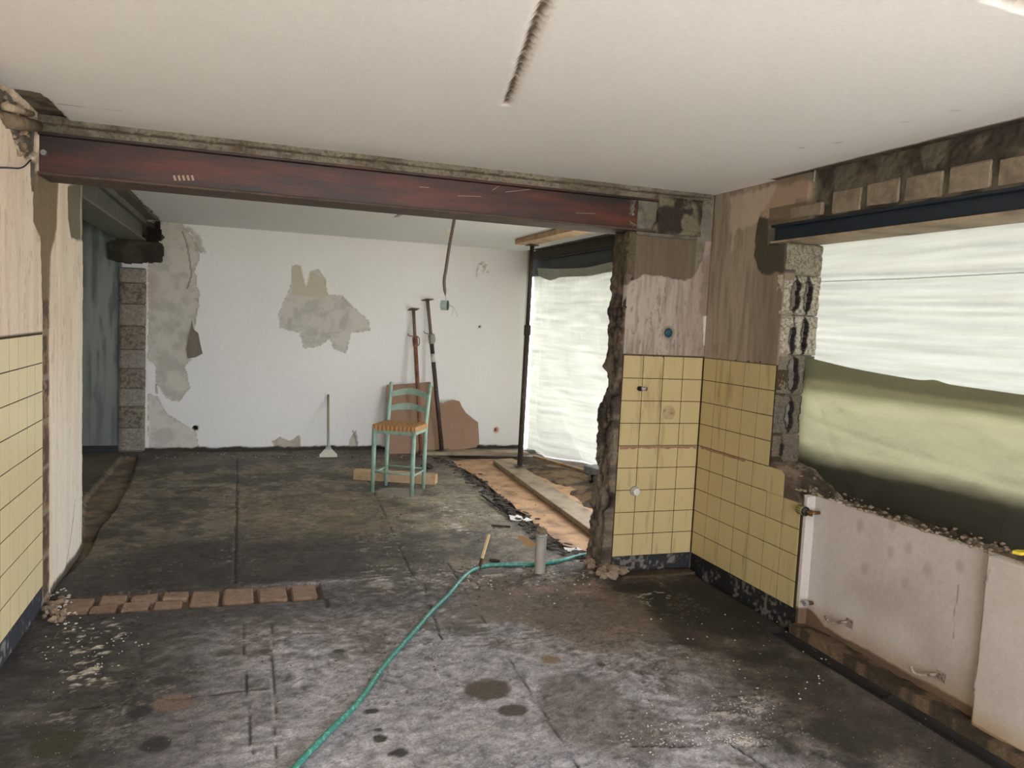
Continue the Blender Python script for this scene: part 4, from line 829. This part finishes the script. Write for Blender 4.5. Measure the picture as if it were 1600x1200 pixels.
for sy in (-1, 1): MB().box((0, sy*D/2, SH-.045), (W-.02, .02, .045), bev=.004).build('seat_rail', M_paintgreen, ch)
for sx in (-1, 1): MB().tube([(sx*W/2, -D/2, .185), (sx*W/2, D/2, .185)], .010, 10).build('stretcher', M_paintgreen, ch, True)
MB().tube([(-W/2, -D/2, .20), (W/2, -D/2, .20)], .010, 10).build('stretcher', M_paintgreen, ch, True)
MB().tube([(-W/2, D/2, .20), (W/2, D/2, .20)], .010, 10).build('stretcher', M_paintgreen, ch, True)
nu, nv = 70, 64
def seat_pts():
    us = np.linspace(-1, 1, nu+1); vs = np.linspace(-1, 1, nv+1); A, B = np.meshgrid(us, vs, indexing='ij'); a = A.ravel(); b = B.ravel()
    r = np.maximum(np.abs(a)**6, np.abs(b)**6); ex = (W/2+.018); ey = (D/2+.018)
    X = np.sign(a)*np.minimum(np.abs(a)*1.08, 1)*ex; Y = np.sign(b)*np.minimum(np.abs(b)*1.08, 1)*ey
    drop = np.maximum(ss(.93, 1, np.abs(a)), ss(.93, 1, np.abs(b)))*.042
    quad = np.abs(a) > np.abs(b); t = np.where(quad, Y, X)
    weave = np.sin(t*2*PI/.014)*.0016 + np.sin(np.where(quad, X, Y)*2*PI/.03+np.floor(t/.014)*PI)*.001
    Z = SH+.008+.012*(1-r)-drop+weave*(1-drop/.042*.5)-.012*np.exp(-(a*a+b*b)*3)
    cc = mix(full(len(a), col(190, 146, 96)), col(150, 106, 66), ss(.3, .7, .5+.35*np.sin(np.where(quad, X, Y)*2*PI/.05+np.floor(t/.02)*PI)+.3*(vn2(X*60, Y*60, 1, 4)-.5)))
    id_ = np.arange((nu+1)*(nv+1)).reshape(nu+1, nv+1); Q = np.stack([id_[:-1, :-1], id_[1:, :-1], id_[1:, 1:], id_[:-1, 1:]], -1).reshape(-1, 4)
    return np_mesh('seat', np.stack([X, Y, Z], -1), Q, cc)
link('seat', seat_pts(), M_seat, ch, True)
MB().box((0, 0, SH-.012), (W+.02, D+.02, .03), bev=.01).build('seat_base', mat('rush_under', (140, 98, 56), .8, var=.3, scale=50), ch)

# ---- timber block behind the chair
p, q = az(552, 749), az(680, 758); d = q-p; L = np.hypot(*d[:2]); o = MB().box((L/2, .05, .0475), (L, .12, .095), bev=.004).build('timber_block', M_wood); o.location = (p[0], p[1], 0); o.rotation_euler.z = math.atan2(d[1], d[0])
tag(o, 'short pale timber beam lying on the floor behind the bar chair', 'timber')

# ---- brown hardboard leaning on the far wall
pts = [(604, 602), (640, 600), (672, 597), (682, 612), (684, 628), (692, 631), (700, 627), (708, 625), (718, 627), (722, 636), (728, 645), (740, 655), (747, 660), (749, 692), (744, 699), (700, 705), (640, 714), (606, 716)]
base_y = 9.12; H3 = []
for px, py in pts:
    d_ = ray(px, py); # plane leaning: y = 9.12 + .28*z
    t = base_y/(d_[1]) ; t = (base_y+.30*CAM_H)/(d_[1]-.30*d_[2]); H3.append(CO+d_*t)
mb = MB(); n = len(H3); mb.add([tuple(v) for v in H3]+[(v[0], v[1]+.008, v[2]+.002) for v in H3], [tuple(range(n))[::-1], tuple(range(n, 2*n))]+[(i, (i+1) % n, n+(i+1) % n, n+i) for i in range(n)])
o = mb.build('hardboard_sheet', M_hard); tag(o, 'broken brown hardboard sheet leaning on the far wall behind the bar chair', 'board')

# ---- steel props
def prop(name, foot, head, r, frac, mats, label, hook=True, stickr=None, plate=(.12, .12)):
    f, h_ = Vector(foot), Vector(head); ax_ = (h_-f); L = ax_.length; e = empty(name, f); tag(e, label, 'steel prop', 'adjustable steel props')
    R = ax_.to_track_quat('Z', 'Y').to_matrix()
    T = lambda p: tuple(R @ Vector(p))
    MB().box(T((0, 0, .004)), (plate[0], plate[1], .008), R=R, bev=.002).build('base_plate', mats[0], e)
    MB().box(T((0, 0, L-.004)), (plate[0]*.95, plate[1]*.95, .010), R=R, bev=.002).build('head_plate', mats[1], e)
    MB().tube([T((0, 0, 0)), T((0, 0, L*frac))], r, 18).build('outer_tube', mats[0], e, True)
    it = MB().tube([T((0, 0, L*frac)), T((0, 0, L))], r*.78, 18).build('inner_tube', mats[1], e, True)
    mb = MB()
    for k in range(4): mb.tube([T((0, -r*.80, L*frac+.1+.06*k)), T((0, -r*.72, L*frac+.1+.06*k))], .006, 8)
    mb.build('pin_hole_shade', M_dark, it)['kind'] = 'stuff'  # dark discs on the tube, painted in for the shade of holes
    c_ = MB().tube([T((0, 0, L*frac-.11)), T((0, 0, L*frac-.10)), T((0, 0, L*frac)), T((0, 0, L*frac+.008))], [r*1.02, r*1.3, r*1.3, r*1.15], 18).build('collar', mats[2], e, True)
    z = L*frac+.02
    MB().tube([T((-r*1.6, 0, z)), T((r*1.5, 0, z)), T((r*2.6, -.01, z+.005)), T((r*3.4, -.02, z+.02)), T((r*3.0, -.03, z+.035))], .006, 8).build('locking_pin', mats[2], e, True)
    MB().tube(cr([T((-r*1.1, 0, L*frac-.10)), T((-r*2.1, 0, L*frac-.07)), T((-r*2.1, 0, L*frac-.0)), T((-r*1.1, 0, L*frac+.015))], 5), .006, 8).build('handle', mats[2], e, True)
    return e
pd = prop('steel_prop', (2.30, 9.06, .052), tuple(ay(668, 468, 9.40)), .026, .76, (M_darktube, M_oldm, M_zinc), 'dark steel prop with a white band leaning on the far wall')
v0, v1 = Vector((2.30, 9.06, .052)), Vector(tuple(ay(668, 468, 9.40)))
q = [v0.lerp(v1, t)-v0 for t in (.58, .635)]; MB().tube([tuple(a) for a in q], .0268, 18).build('white_band', M_white, pd, True)
prop('steel_prop', (2.03, 8.97, .0), tuple(ay(646, 483, 9.40)), .025, .80, (M_rust, M_oldm, M_rust), 'rust orange steel prop leaning on the far wall right behind the bar chair')
foot = az(812, 728, .05); top_ = (foot[0]+.0, foot[1], 2.485)
prop('steel_prop', (foot[0], foot[1], .052), (foot[0]+.02, foot[1], 2.495), .030, .64, (M_darktube, M_darktube, M_darktube), 'upright brown steel prop bracing a plank against the ceiling by the far sheet')
# plank on the ceiling over the prop
o = MB().box((foot[0]-.03, foot[1]-1.3, 2.53), (.2, 2.9, .055), bev=.004).build('ceiling_plank', M_wood); tag(o, 'pale plank held against the far ceiling by the upright prop', 'plank')
# ---- boards on the floor by the opening
p0, p1 = az(793, 722, .05), az(943, 824, .05); d = p1-p0; L = np.hypot(*d[:2]); ang = math.atan2(d[1], d[0])
o = MB().box((L/2+.15, 0, .0), (L+.7, .235, .045), bev=.004).build('scaffold_board', M_oldwood); o.location = (p0[0], p0[1], .027-.012); o.rotation_euler.z = ang
tag(o, 'long weathered plank on the floor under the upright prop', 'plank')
pts = pzp([(690, 722), (730, 718), (800, 716), (850, 735), (905, 768), (960, 800), (1010, 850), (985, 885), (935, 866), (905, 858), (880, 851), (862, 838), (850, 828), (838, 822), (826, 805), (808, 796), (800, 786), (788, 779), (775, 768), (762, 757), (752, 748), (738, 740), (722, 731)], -.01)
mb = MB().prism(pts, -.022, -.012); o = mb.build('chipboard_sheet', M_ply); tag(o, 'orange chipboard sheet with a ragged edge on the floor by the far opening', 'board')
p0, p1 = az(662, 715, .04), az(822, 716, .04)
o = MB().box((0, 0, 0), (1.35, .2, .04), bev=.004).build('floor_plank', M_oldwood); o.location = (2.7, 9.03, .022); o.rotation_euler.z = -.09; tag(o, 'grey plank lying along the foot of the far wall under the dark prop', 'plank')
for i, (a, b, w, h_, lab) in enumerate([((835, 712), (962, 748), .05, .03, 'thin wooden batten on the ground along the foot of the far sheet'), ((858, 731), (892, 741), .05, .02, 'short broken batten lying in the dirt beside the long batten')]):
    p0, p1 = az(*a), az(*b); d = p1-p0; L = np.hypot(*d[:2]); o = MB().box((L/2, 0, 0), (L, w, h_), bev=.003).build('wooden_batten', M_wood); o.location = (p0[0], p0[1], -.01); o.rotation_euler.z = math.atan2(d[1], d[0]); tag(o, lab, 'batten')
# ---- dirt mound beyond the boards
def g(P):
    x, y = P[:, 0], P[:, 1]; n = len(P); f = fbm(x, y, 6, 5, 2, .6); d = np.hypot((x-3.35)/.35, (y-6.5)/.7); d2 = np.hypot((x-3.3)/.3, (y-7.9)/.9)
    h = np.maximum(.13*ss(1.1, .1, d), .05*ss(1.1, .3, d2))+(f-.5)*.05*ss(1.3, .9, np.minimum(d, d2))
    return h-.02, mix(mix(full(n, col(140, 118, 94)), col(88, 76, 62), ss(.4, .6, f)), col(134, 138, 136), ss(.6, .2, np.hypot((x-3.25)/.25, (y-6.3)/.3))*.8), (d < 1.2) | (d2 < 1.2)
o = relief('dirt_pile', (0, 0, 0), (1, 0, 0), (0, 1, 0), (0, 0, 1), rng(2.95, 3.8, .015), rng(5.5, 9.1, .02), g, .03, M_rubble); tag(o, 'low pile of dirt and rubble behind the boards by the far sheet', 'rubble', kind='stuff')
# ---- dolly with castors
dl = empty('transport_dolly', (3.80, 7.30, -.02), .25); tag(dl, 'small grey wooden dolly on castors in the far patio opening', 'dolly')
MB().box((0, 0, .145), (.62, .42, .075), bev=.006).build('platform', mat('pale_dolly', (150, 156, 160), .7, c2=(120, 126, 132)), dl)
MB().box((0, -.212, .16), (.06, .01, .09)).build('bracket', M_darksteel, dl)
for sx in (-1, 1):
    for sy in (-1, 1):
        cst = MB(); X, Y = sx*.25, sy*.15
        cst.box((X, Y, .104), (.09, .08, .008)); cst.box((X-.022, Y, .065), (.004, .04, .075), bev=.001); cst.box((X+.022, Y, .065), (.004, .04, .075), bev=.001); c_ = cst.build('castor', M_alu, dl)
        MB().tube([(X-.016, Y-.015, .045), (X+.016, Y-.015, .045)], .042, 20).build('wheel', M_black, c_)
        MB().tube([(X-.024, Y-.015, .045), (X+.024, Y-.015, .045)], .016, 12).build('hub', M_alu, c_)

# ---- scraper leaning on the far wall
sb, st_ = Vector(tuple(az(513, 712, .02))), Vector(tuple(ay(513, 617, 9.43))); sc = empty('floor_scraper', sb); tag(sc, 'long handled white bladed floor scraper leaning on the white far wall', 'scraper')
d = st_-sb; mid_ = d*.42
MB().tube([tuple(mid_*.95), tuple(d)], .013, 12).build('handle', M_oldwood, sc, True)
MB().tube([tuple(d*.10), tuple(mid_)], [.015, .016], 12).build('socket', M_alu, sc, True)
mb = MB(); R = d.to_track_quat('Z', 'Y').to_matrix(); poly = [(-.1, -.02), (.1, -.02), (.1, .015), (.035, .09), (.025, .125), (-.025, .125), (-.035, .09), (-.1, .015)]
X_ = Vector((1, 0, 0)); Z_ = d.normalized(); Y_ = Z_.cross(X_).normalized()
n = len(poly); mb.add([tuple(X_*a+Z_*b-Y_*.003) for a, b in poly]+[tuple(X_*a+Z_*b+Y_*.003) for a, b in poly], [tuple(range(n)), tuple(range(n, 2*n))[::-1]]+[(i, n+i, n+(i+1) % n, (i+1) % n) for i in range(n)]); mb.build('blade', M_white, sc)
MB().box(tuple(Z_*.085), (.05, .02, .05), bev=.004).build('clamp', M_alu, sc)

# ---- metal strip with a junction box hanging from the far ceiling
top3, b3 = az(706, 343, HC), ay(696, 462, 6.9)
hs = empty('hanging_conduit', (top3[0], top3[1], HC)); tag(hs, 'bent grey conduit strip hanging from the far ceiling with a white box', 'conduit')
m3 = ay(694, 440, 6.9); rel = lambda p: tuple(np.array(p)-np.array([top3[0], top3[1], HC]))
t2 = np.array([top3[0], 6.9, HC+.0]); mb = MB()
pp = cr([rel((t2[0], 6.9, HC)), rel(ay(703, 380, 6.9)), rel(ay(697, 420, 6.9)), rel(m3), rel(b3)], 8)
mb.tube(pp, [.015]*(len(pp)-3)+[.012, .008, .004], 8); mb.build('strip', mat('dark_conduit', (104, 88, 76), .6), hs, True)
MB().box(rel(ay(700, 362, 6.88)), (.035, .012, .05)).build('clip', mat('clip', (190, 184, 172), .6), hs)
MB().tube([rel(b3), rel(ay(697, 470, 6.9))], .003, 6).build('wire', M_alu, hs)
bx = ay(695, 477, 6.9); R = Matrix.Rotation(.5, 3, 'Z') @ Matrix.Rotation(PI/2, 3, 'Y'); mb = MB()
cc = [rel(bx+np.array([math.cos(.6)*k, -math.sin(.6)*k, 0])) for k in (-.03, .03)]
mb.tube(cc, .045, 20, cap=False); mb.tube([cc[1], tuple(np.array(cc[1])+np.array([.001, 0, 0]))], [.045, .0449], 20); mb.build('junction_box', M_box, hs, False)
MB().tube(cr([rel(bx+np.array([.04, -.03, 0])), rel(bx+np.array([.08, -.03, -.02])), rel(bx+np.array([.12, -.03, -.10]))], 5), .0025, 5).build('wire', M_alu, hs)
MB().tube(cr([rel(bx+np.array([.04, -.03, .01])), rel(bx+np.array([.07, -.03, -.03])), rel(bx+np.array([.06, -.03, -.09]))], 5), .0025, 5).build('wire', M_alu, hs)

# ---- hose
hp = [az(a, b, .013) for a, b in [(380, 1300), (460, 1200), (512, 1145), (560, 1096), (604, 1035), (640, 995), (672, 958), (700, 930), (722, 904), (738, 891), (758, 884), (790, 882), (830, 882), (858, 879), (880, 875), (905, 868), (940, 861)]]
hp += [np.array([2.62, 5.05, .013]), np.array([2.9, 5.1, .013]), np.array([3.5, 5.2, -.02])]
o = MB().tube(cr([tuple(p) for p in hp], 10), .0125, 12).build('garden_hose', M_hose, None, True); tag(o, 'teal green garden hose snaking across the dusty floor', 'hose')
# ---- grey waste pipe stub
q = az(843, 895); e = empty('waste_pipe', (q[0], q[1], 0)); tag(e, 'upright grey plastic waste pipe stub sticking out of the floor', 'pipe')
MB().tube([(0, 0, -.02), (0, 0, .262)], .036, 28, cap=False).build('pipe', M_pvc, e, True)
MB().tube([(0, 0, .245), (0, 0, .25), (0, 0, .262), (0, 0, .264)], [.0365, .0395, .0395, .037], 28).build('collar', M_pvc, e, True)
mb = MB(); r2 = random.Random(5)
for k in range(9): a = k*.7; mb.lump((.022*math.cos(a), .022*math.sin(a), .275+r2.uniform(-.005, .02)), r2.uniform(.012, .02), k, .9)
mb.build('torn_cap', mat('torn_cap', (134, 118, 96), .9), e)
o = MB(); bx = az(823, 835, .0); pts = [(-.06, -.05), (.0, -.035), (.07, .02), (.05, .05), (-.01, .04), (-.035, -.005), (-.07, -.01)]
o.prism([(a, b) for a, b in pts], .0, .004, Matrix.Translation((q[0]-.10, q[1]+.0, .215)) @ Matrix.Rotation(-1.1, 4, 'X') @ Matrix.Rotation(.2, 4, 'Y')); o = o.build('packing_tape', mat('brown_tape', (156, 128, 90), .5)); tag(o, 'crumpled brown tape hanging beside the grey waste pipe', 'tape')
# ---- stick standing in the floor
p0 = np.array([*az(748, 890)[:2], 0.0]); p1 = ay(764, 836, p0[1]+.05); e = empty('marker_stick', tuple(p0)); tag(e, 'pale wooden stick with a dark tip standing in the floor beside the hose', 'stick')
d = p1-p0; MB().box(tuple(d*.66), (.018, .014, float(np.linalg.norm(d))*.72), R=Vector(tuple(d)).to_track_quat('Z', 'Y').to_matrix(), bev=.002).build('shaft', mat('stick', (206, 182, 138), .7), e)
MB().box(tuple(d*.16), (.0185, .0145, float(np.linalg.norm(d))*.34), R=Vector(tuple(d)).to_track_quat('Z', 'Y').to_matrix(), bev=.002).build('tip', mat('tip', (72, 44, 34), .7), e)
# ---- loose bits near the ragged floor edge
p0, p1 = az(753, 774, .02), az(796, 805, .015); o = MB().tube([tuple(p0), tuple(p0*.5+p1*.5), tuple(p1)], .008, 8).build('black_rod', M_black); tag(o, 'black plastic rod lying by the ragged floor edge', 'rod')
p = az(813, 812, .0); mb = MB(); mb.prism([(-.10, -.03), (-.04, -.05), (.0, -.03), (.04, -.045), (.10, -.02), (.07, .03), (.03, .045), (.0, .09), (-.03, .05), (-.08, .07)], .0, .007, Matrix.Translation((p[0], p[1], .004)) @ Matrix.Rotation(.12, 4, 'X') @ Matrix.Rotation(.08, 4, 'Y')); o = mb.build('plaster_chunk', M_whitep); tag(o, 'white plaster chunk on the floor behind the grey waste pipe', 'plaster')
p0, p1 = az(768, 821, .008), az(797, 823, .008); o = MB().tube([tuple(p0), tuple(p1)], .009, 6).build('tar_sliver', M_felt); tag(o, 'short black tar sliver left of the white plaster chunk', 'scrap')
p0, p1 = az(765, 875, .008), az(781, 877, .008); o = MB().tube([tuple(p0), tuple(p1)], .012, 6).build('tar_sliver', M_felt); tag(o, 'small black tar sliver beside the marker stick', 'scrap')
o = MB().lump(tuple(az(1038, 863, .0)+np.array([.0, -.12, .01])), .03, 3, .5).build('plaster_chunk', M_whitep); tag(o, 'small pale plaster chunk on the dark floor below the tiled pier', 'plaster')
mb = MB(); r2 = random.Random(11); path = [az(*p, -.0) for p in [(660, 712), (690, 720), (712, 728), (735, 745), (752, 756), (770, 772), (785, 785), (800, 796), (815, 808), (832, 822), (848, 838), (862, 848), (885, 858), (915, 868)]]
for k in range(330):
    i = r2.randrange(len(path)-1); t = r2.random(); c_ = path[i]*(1-t)+path[i+1]*t; c_ = c_+np.array([r2.gauss(-.03, .05), r2.gauss(0, .07), 0]); s = r2.uniform(.006, .05)
    poly = [(s*r2.uniform(.5, 1.1)*math.cos(a), s*r2.uniform(.4, 1)*math.sin(a)) for a in (0, .9, 1.9, 3.0, 4.1, 5.2)]
    mb.prism(poly, -.002, .003, Matrix.Translation((c_[0], c_[1], r2.uniform(-.01, .02))) @ Matrix.Rotation(r2.uniform(0, 6), 4, 'Z') @ Matrix.Rotation(r2.gauss(0, .2), 4, 'X'))
o = mb.build('torn_felt', M_felt); tag(o, 'torn black felt shreds along the ragged floor edge beside the chipboard', 'felt scraps', kind='stuff')
mb = MB()
mb.lump(tuple(az(668, 729, .02)), .075, 41, .55)
o = mb.build('black_rag', M_felt); o['kind'] = 'thing'; tag(o, 'crumpled black rag on the floor right of the bar chair', 'rag')
# pipe in the corner of the pier base, paper scraps
for a, b, lab in [((905, 866), (930, 870), 'white paper scrap under the hose beside the broken pier foot'), ((885, 856), (903, 862), 'pale torn paper scrap on the felt shreds near the hose')]:
    p, q = az(*a, .004), az(*b, .004); c_ = (p+q)/2; o = MB().prism([(-.06, -.03), (.0, -.04), (.07, -.02), (.06, .03), (.0, .02), (-.05, .04)], .0, .003, Matrix.Translation((c_[0], c_[1], .006)) @ Matrix.Rotation(.1, 4, 'X')).build('paper_scrap', M_whitep); tag(o, lab, 'paper')
# ---- crumbs and chips all over
mb = MB(); mbd = MB(); r2 = random.Random(21)
def chip(px, py, r, dark=False, z=0): p = az(px, py, z); (mbd if dark else mb).lump((p[0], p[1], r*.35), r, r2.randrange(10**6), .5)
for k in range(700): chip(r2.uniform(0, 1500), 1200-260*abs(r2.gauss(0, .55)), r2.uniform(.001, .0026)) if r2.random() < .8 else chip(r2.uniform(0, 900), r2.uniform(870, 1050), r2.uniform(.002, .006), True)
for k in range(160): chip(r2.gauss(1145, 35), r2.gauss(1107, 10), r2.uniform(.0015, .004))
for k in range(160): chip(r2.gauss(1160, 18), r2.gauss(1156, 5), r2.uniform(.0015, .0045))
for k in range(120): chip(r2.gauss(1050, 60), r2.gauss(1150, 20), r2.uniform(.002, .005))
for k in range(90): chip(r2.gauss(140, 40), r2.gauss(1010, 28), r2.uniform(.002, .006))
for k in range(60): chip(r2.gauss(95, 14), r2.gauss(945, 16), r2.uniform(.004, .012))
for k in range(160): chip(r2.uniform(1000, 1300), 950+(r2.random()*150), r2.uniform(.002, .006), r2.random() < .4)
for k in range(200): chip(r2.uniform(720, 960), r2.gauss(905, 16), r2.uniform(.003, .010), r2.random() < .5)
for k in range(120): chip(r2.uniform(600, 900), r2.gauss(800, 30), r2.uniform(.003, .009), r2.random() < .5)
for k in range(140): chip(r2.uniform(230, 640), r2.gauss(712, 3), r2.uniform(.004, .012), r2.random() < .6)
o = mb.build('plaster_crumbs', mat('crumb', (184, 178, 168), .9, var=.2)); tag(o, 'small white plaster crumbs scattered over the floor', 'crumbs', kind='stuff')
o = mbd.build('dark_crumbs', mat('brown_crumb', (96, 80, 64), .9)); tag(o, 'brown mortar crumbs scattered over the floor', 'crumbs', kind='stuff')
mb = MB()
for k in range(200):
    y = r2.uniform(1.3, 3.75); mb.lump((XR+.01+.19*r2.random()**1.5, y, .778+r2.uniform(0, .012)+(.06 if y > 3.55 else 0)), r2.uniform(.004, .014), k, .6)
for k in range(60): mb.lump((2.33+r2.gauss(0, .04), 4.6+r2.gauss(0, .08), r2.uniform(0, .05)), r2.uniform(.02, .05), k+200, .7)
for k in range(26): p = az(r2.uniform(70, 100), r2.uniform(930, 975)); mb.lump((p[0], p[1], .01), r2.uniform(.01, .03), k+400, .7)
o = mb.build('masonry_rubble', mat('rubble_bit', (136, 120, 100), .95, var=.3, scale=30, bump=.6)); tag(o, 'brown masonry rubble on the window sill and at the wall feet', 'rubble', kind='stuff')
# ledge of screed under the pier and right wall, dark gap
def g(P):
    n = len(P); f = fbm3(P, 9, 4, 70); return (f-.5)*.02, mix(full(n, col(96, 84, 66)), col(60, 54, 42), ss(.4, .6, f)), None
o = relief('baseboard_right', (XR-.05, 0, .0), (0, 1, 0), (1, 0, 0), (0, 0, 1), rng(1.0, 3.44, .012), rng(0, .10, .01), lambda P: ((fbm(P[:, 1], P[:, 0], 7, 4, 3)-.5)*.03+.045, mix(full(len(P), col(104, 87, 68)), col(66, 56, 44), ss(.4, .6, fbm(P[:, 1], P[:, 0], 14, 4, 5))), None), .08, M_rubble); tag(o, kind='structure')
o = relief('baseboard_front', (0, YP-.12, .0), (1, 0, 0), (0, 1, 0), (0, 0, 1), rng(2.38, 2.93, .012), rng(0, .10, .01), lambda P: ((fbm(P[:, 0], P[:, 1], 7, 4, 3)-.5)*.015+.014, mix(full(len(P), col(96, 84, 66)), col(60, 52, 42), fbm(P[:, 0], P[:, 1], 14, 4, 5)), None), .04, M_rubble); tag(o, kind='structure')

# ---- fittings on the tiles and walls
def at_wall(px, py, wall): return ay(px, py, YP) if wall == 'P' else ax(px, py, XR)
q = at_wall(991, 767, 'P'); e = empty('pipe_outlet', (q[0], YP-.0018, q[2])); tag(e, 'white plastic pipe outlet ring on the tiled pier', 'pipe outlet')
MB().tube([(0, 0, 0), (0, -.012, 0), (0, -.014, 0)], [.034, .032, .026], 24).build('flange', M_pvc, e)
MB().tube([(0, -.01, 0), (0, -.034, 0), (0, -.036, 0), (0, -.034, 0), (0, -.012, 0)], [.024, .024, .021, .016, .015], 24, cap=False).build('ring', M_white, e)
MB().tube([(0, -.011, 0), (0, -.028, 0)], .0155, 16).build('bore_shade', M_dark, e)  # dark plug painted as the shaded inside of the ring
q = at_wall(1001, 607, 'P'); e = empty('water_tap_stub', (q[0], YP-.0018, q[2])); tag(e, 'small chrome pipe stub between the upper pier tiles', 'pipe stub')
MB().tube([(-.012, 0, 0), (-.012, -.02, 0)], .016, 16).build('ring', M_dark, e); MB().tube([(-.006, -.018, 0), (.024, -.03, .002)], .011, 14).build('spout', M_alu, e, True); MB().tube([(.022, -.01, 0), (.026, -.028, 0)], .013, 12).build('nut', M_brass, e)
q = at_wall(1045, 520, 'P'); e = empty('socket_box', (q[0], YP+.0, q[2])); tag(e, 'round dark teal socket box sunk in the pier plaster above the tiles', 'socket box')
MB().tube([(0, .045, 0), (0, .0, 0), (0, -.003, 0), (0, 0, 0), (0, .04, 0)], [.026, .0275, .0265, .025, .024], 24, cap=False).build('rim', M_teal, e, True); MB().tube([(0, .04, 0), (0, .043, 0)], .025, 20).build('bottom', M_dark, e)
# radiator valve
M_brkt = mat('painted_bracket', (138, 126, 112), .6, var=.3, scale=60, c2=(70, 60, 52), c2lo=.5, c2hi=.6, c2scale=40)
X0 = XR+.04
q = ax(1275, 803, XR); e = empty('radiator_valve', (X0, q[1]+.02, q[2])); tag(e, 'olive thermostatic radiator valve on the white wall beside the tiles', 'valve')
MB().tube([(0, 0, 0), (-.06, 0, 0)], .010, 12).build('pipe', M_brass, e, True)
MB().lump((-.06, 0, 0), .018, 2, 1).build('body', M_brass, e)
MB().tube([(-.06, 0, 0), (-.06, .03, -.002)], .012, 12).build('union', M_brass, e, True)
MB().tube([(-.06, .028, 0), (-.06, .035, 0), (-.06, .042, 0)], [.022, .026, .026], 24).build('collar', M_black, e, True)
kb = MB().tube([(-.06, .042, 0), (-.06, .085, 0), (-.06, .10, 0), (-.06, .104, 0)], [.025, .024, .022, .017], 24).build('knob', M_olive, e, True)
mb = MB()
for k in range(12): a = k*PI/6; mb.box((-.06+.0245*math.cos(a), .07, .0245*math.sin(a)), (.004, .04, .004))
mb.build('grip_rib', mat('olive_dark', (84, 78, 48), .6), kb)['kind'] = 'stuff'
q = ax(1260, 943, XR); e = empty('pipe_stub', (X0, q[1], q[2])); tag(e, 'cut off brass pipe stub low on the white wall beside the tiles', 'pipe stub')
MB().tube([(0, 0, 0), (-.05, 0, 0)], .011, 12).build('pipe', M_brass, e, True); MB().tube([(-.035, 0, 0), (-.055, 0, 0)], .017, 6).build('nut', M_alu, e)
for i, (px, py, lab) in enumerate([(1315, 971, 'bent steel radiator bracket on the white wall nearest to the pipe stub'), (1453, 1052, 'bent steel radiator bracket on the white wall far from the pipe stub')]):
    q = ax(px, py, XR+.045); e = empty('radiator_bracket', (X0+.002, q[1], q[2])); tag(e, lab, 'bracket', 'radiator brackets under the window')
    MB().box((0, -.06, .012), (.006, .05, .045), bev=.001).build('wall_plate', M_brkt, e)
    MB().tube(cr([(-.003, -.05, .018), (-.02, -.02, .006), (-.035, .015, -.012), (-.045, .045, -.012), (-.05, .06, .012)], 6), .0075, 8).build('arm', M_brkt, e, True)
# loose cables in the broken beam pocket at the top left
mb = MB(); a = ax(2, 262, XL); o = MB().tube(cr([tuple(ax(-10, 262, XL+.02)), tuple(ax(10, 262, XL+.03)), tuple(ax(34, 262, XL+.03)), tuple(ax(48, 250, XL+.02))], 8), .004, 6).build('loose_wire', M_darksteel, None, True); tag(o, 'thin loose wire on the left wall below the beam end', 'wire')
for i, (a, b, r, lab) in enumerate([((8, 188), (58, 197), .034, 'thick grey cut conduit stub in the broken corner beside the beam end'), ((8, 166), (50, 178), .018, 'thin pale conduit stub above the thick one in the broken corner')]):
    p, q = ax(*a, XL+.0), ay(*b, 4.42); e = MB().tube([tuple(p), tuple(p*.5+q*.5), tuple(q)], [r, r*.95, r*.8], 14).build('conduit_stub', mat('conduit%d' % i, [(120, 104, 84), (176, 158, 132)][i], .8, var=.3, bump=.5), None, True); tag(e, lab, 'conduit')
mb = MB(); r2 = random.Random(61)
for k in range(60):
    p = ax(r2.uniform(5, 52), r2.uniform(150, 240), XL); mb.lump((XL+r2.uniform(-.05, .01), min(p[1], 4.45), min(p[2], 2.52)), r2.uniform(.008, .025), k, .8)
o = mb.build('broken_plaster', mat('broken_plaster', (150, 130, 106), .95, var=.3, scale=25, bump=.8)); tag(o, 'broken plaster and mortar lumps in the corner at the beam end', 'rubble', kind='stuff')
q = ax(1275, 278, XR); o = MB().tube([(XR-.01, q[1], 2.56), (XR-.012, q[1], 2.50)], .004, 6).build('nail', M_alu); tag(o, 'bent nail under the ceiling beside the lintel blocks', 'nail')
q = az(1595, 869, .79); o = MB().prism([(-.03, -.02), (.03, -.02), (.035, .01), (0, .02), (-.035, .012)], 0, .012, Matrix.Translation((q[0], q[1]-.0, .80))).build('yellow_scrap', mat('yellow', (214, 190, 60), .6)); tag(o, 'small yellow foam scrap on the broken window sill', 'scrap')
bpy.context.view_layer.update()
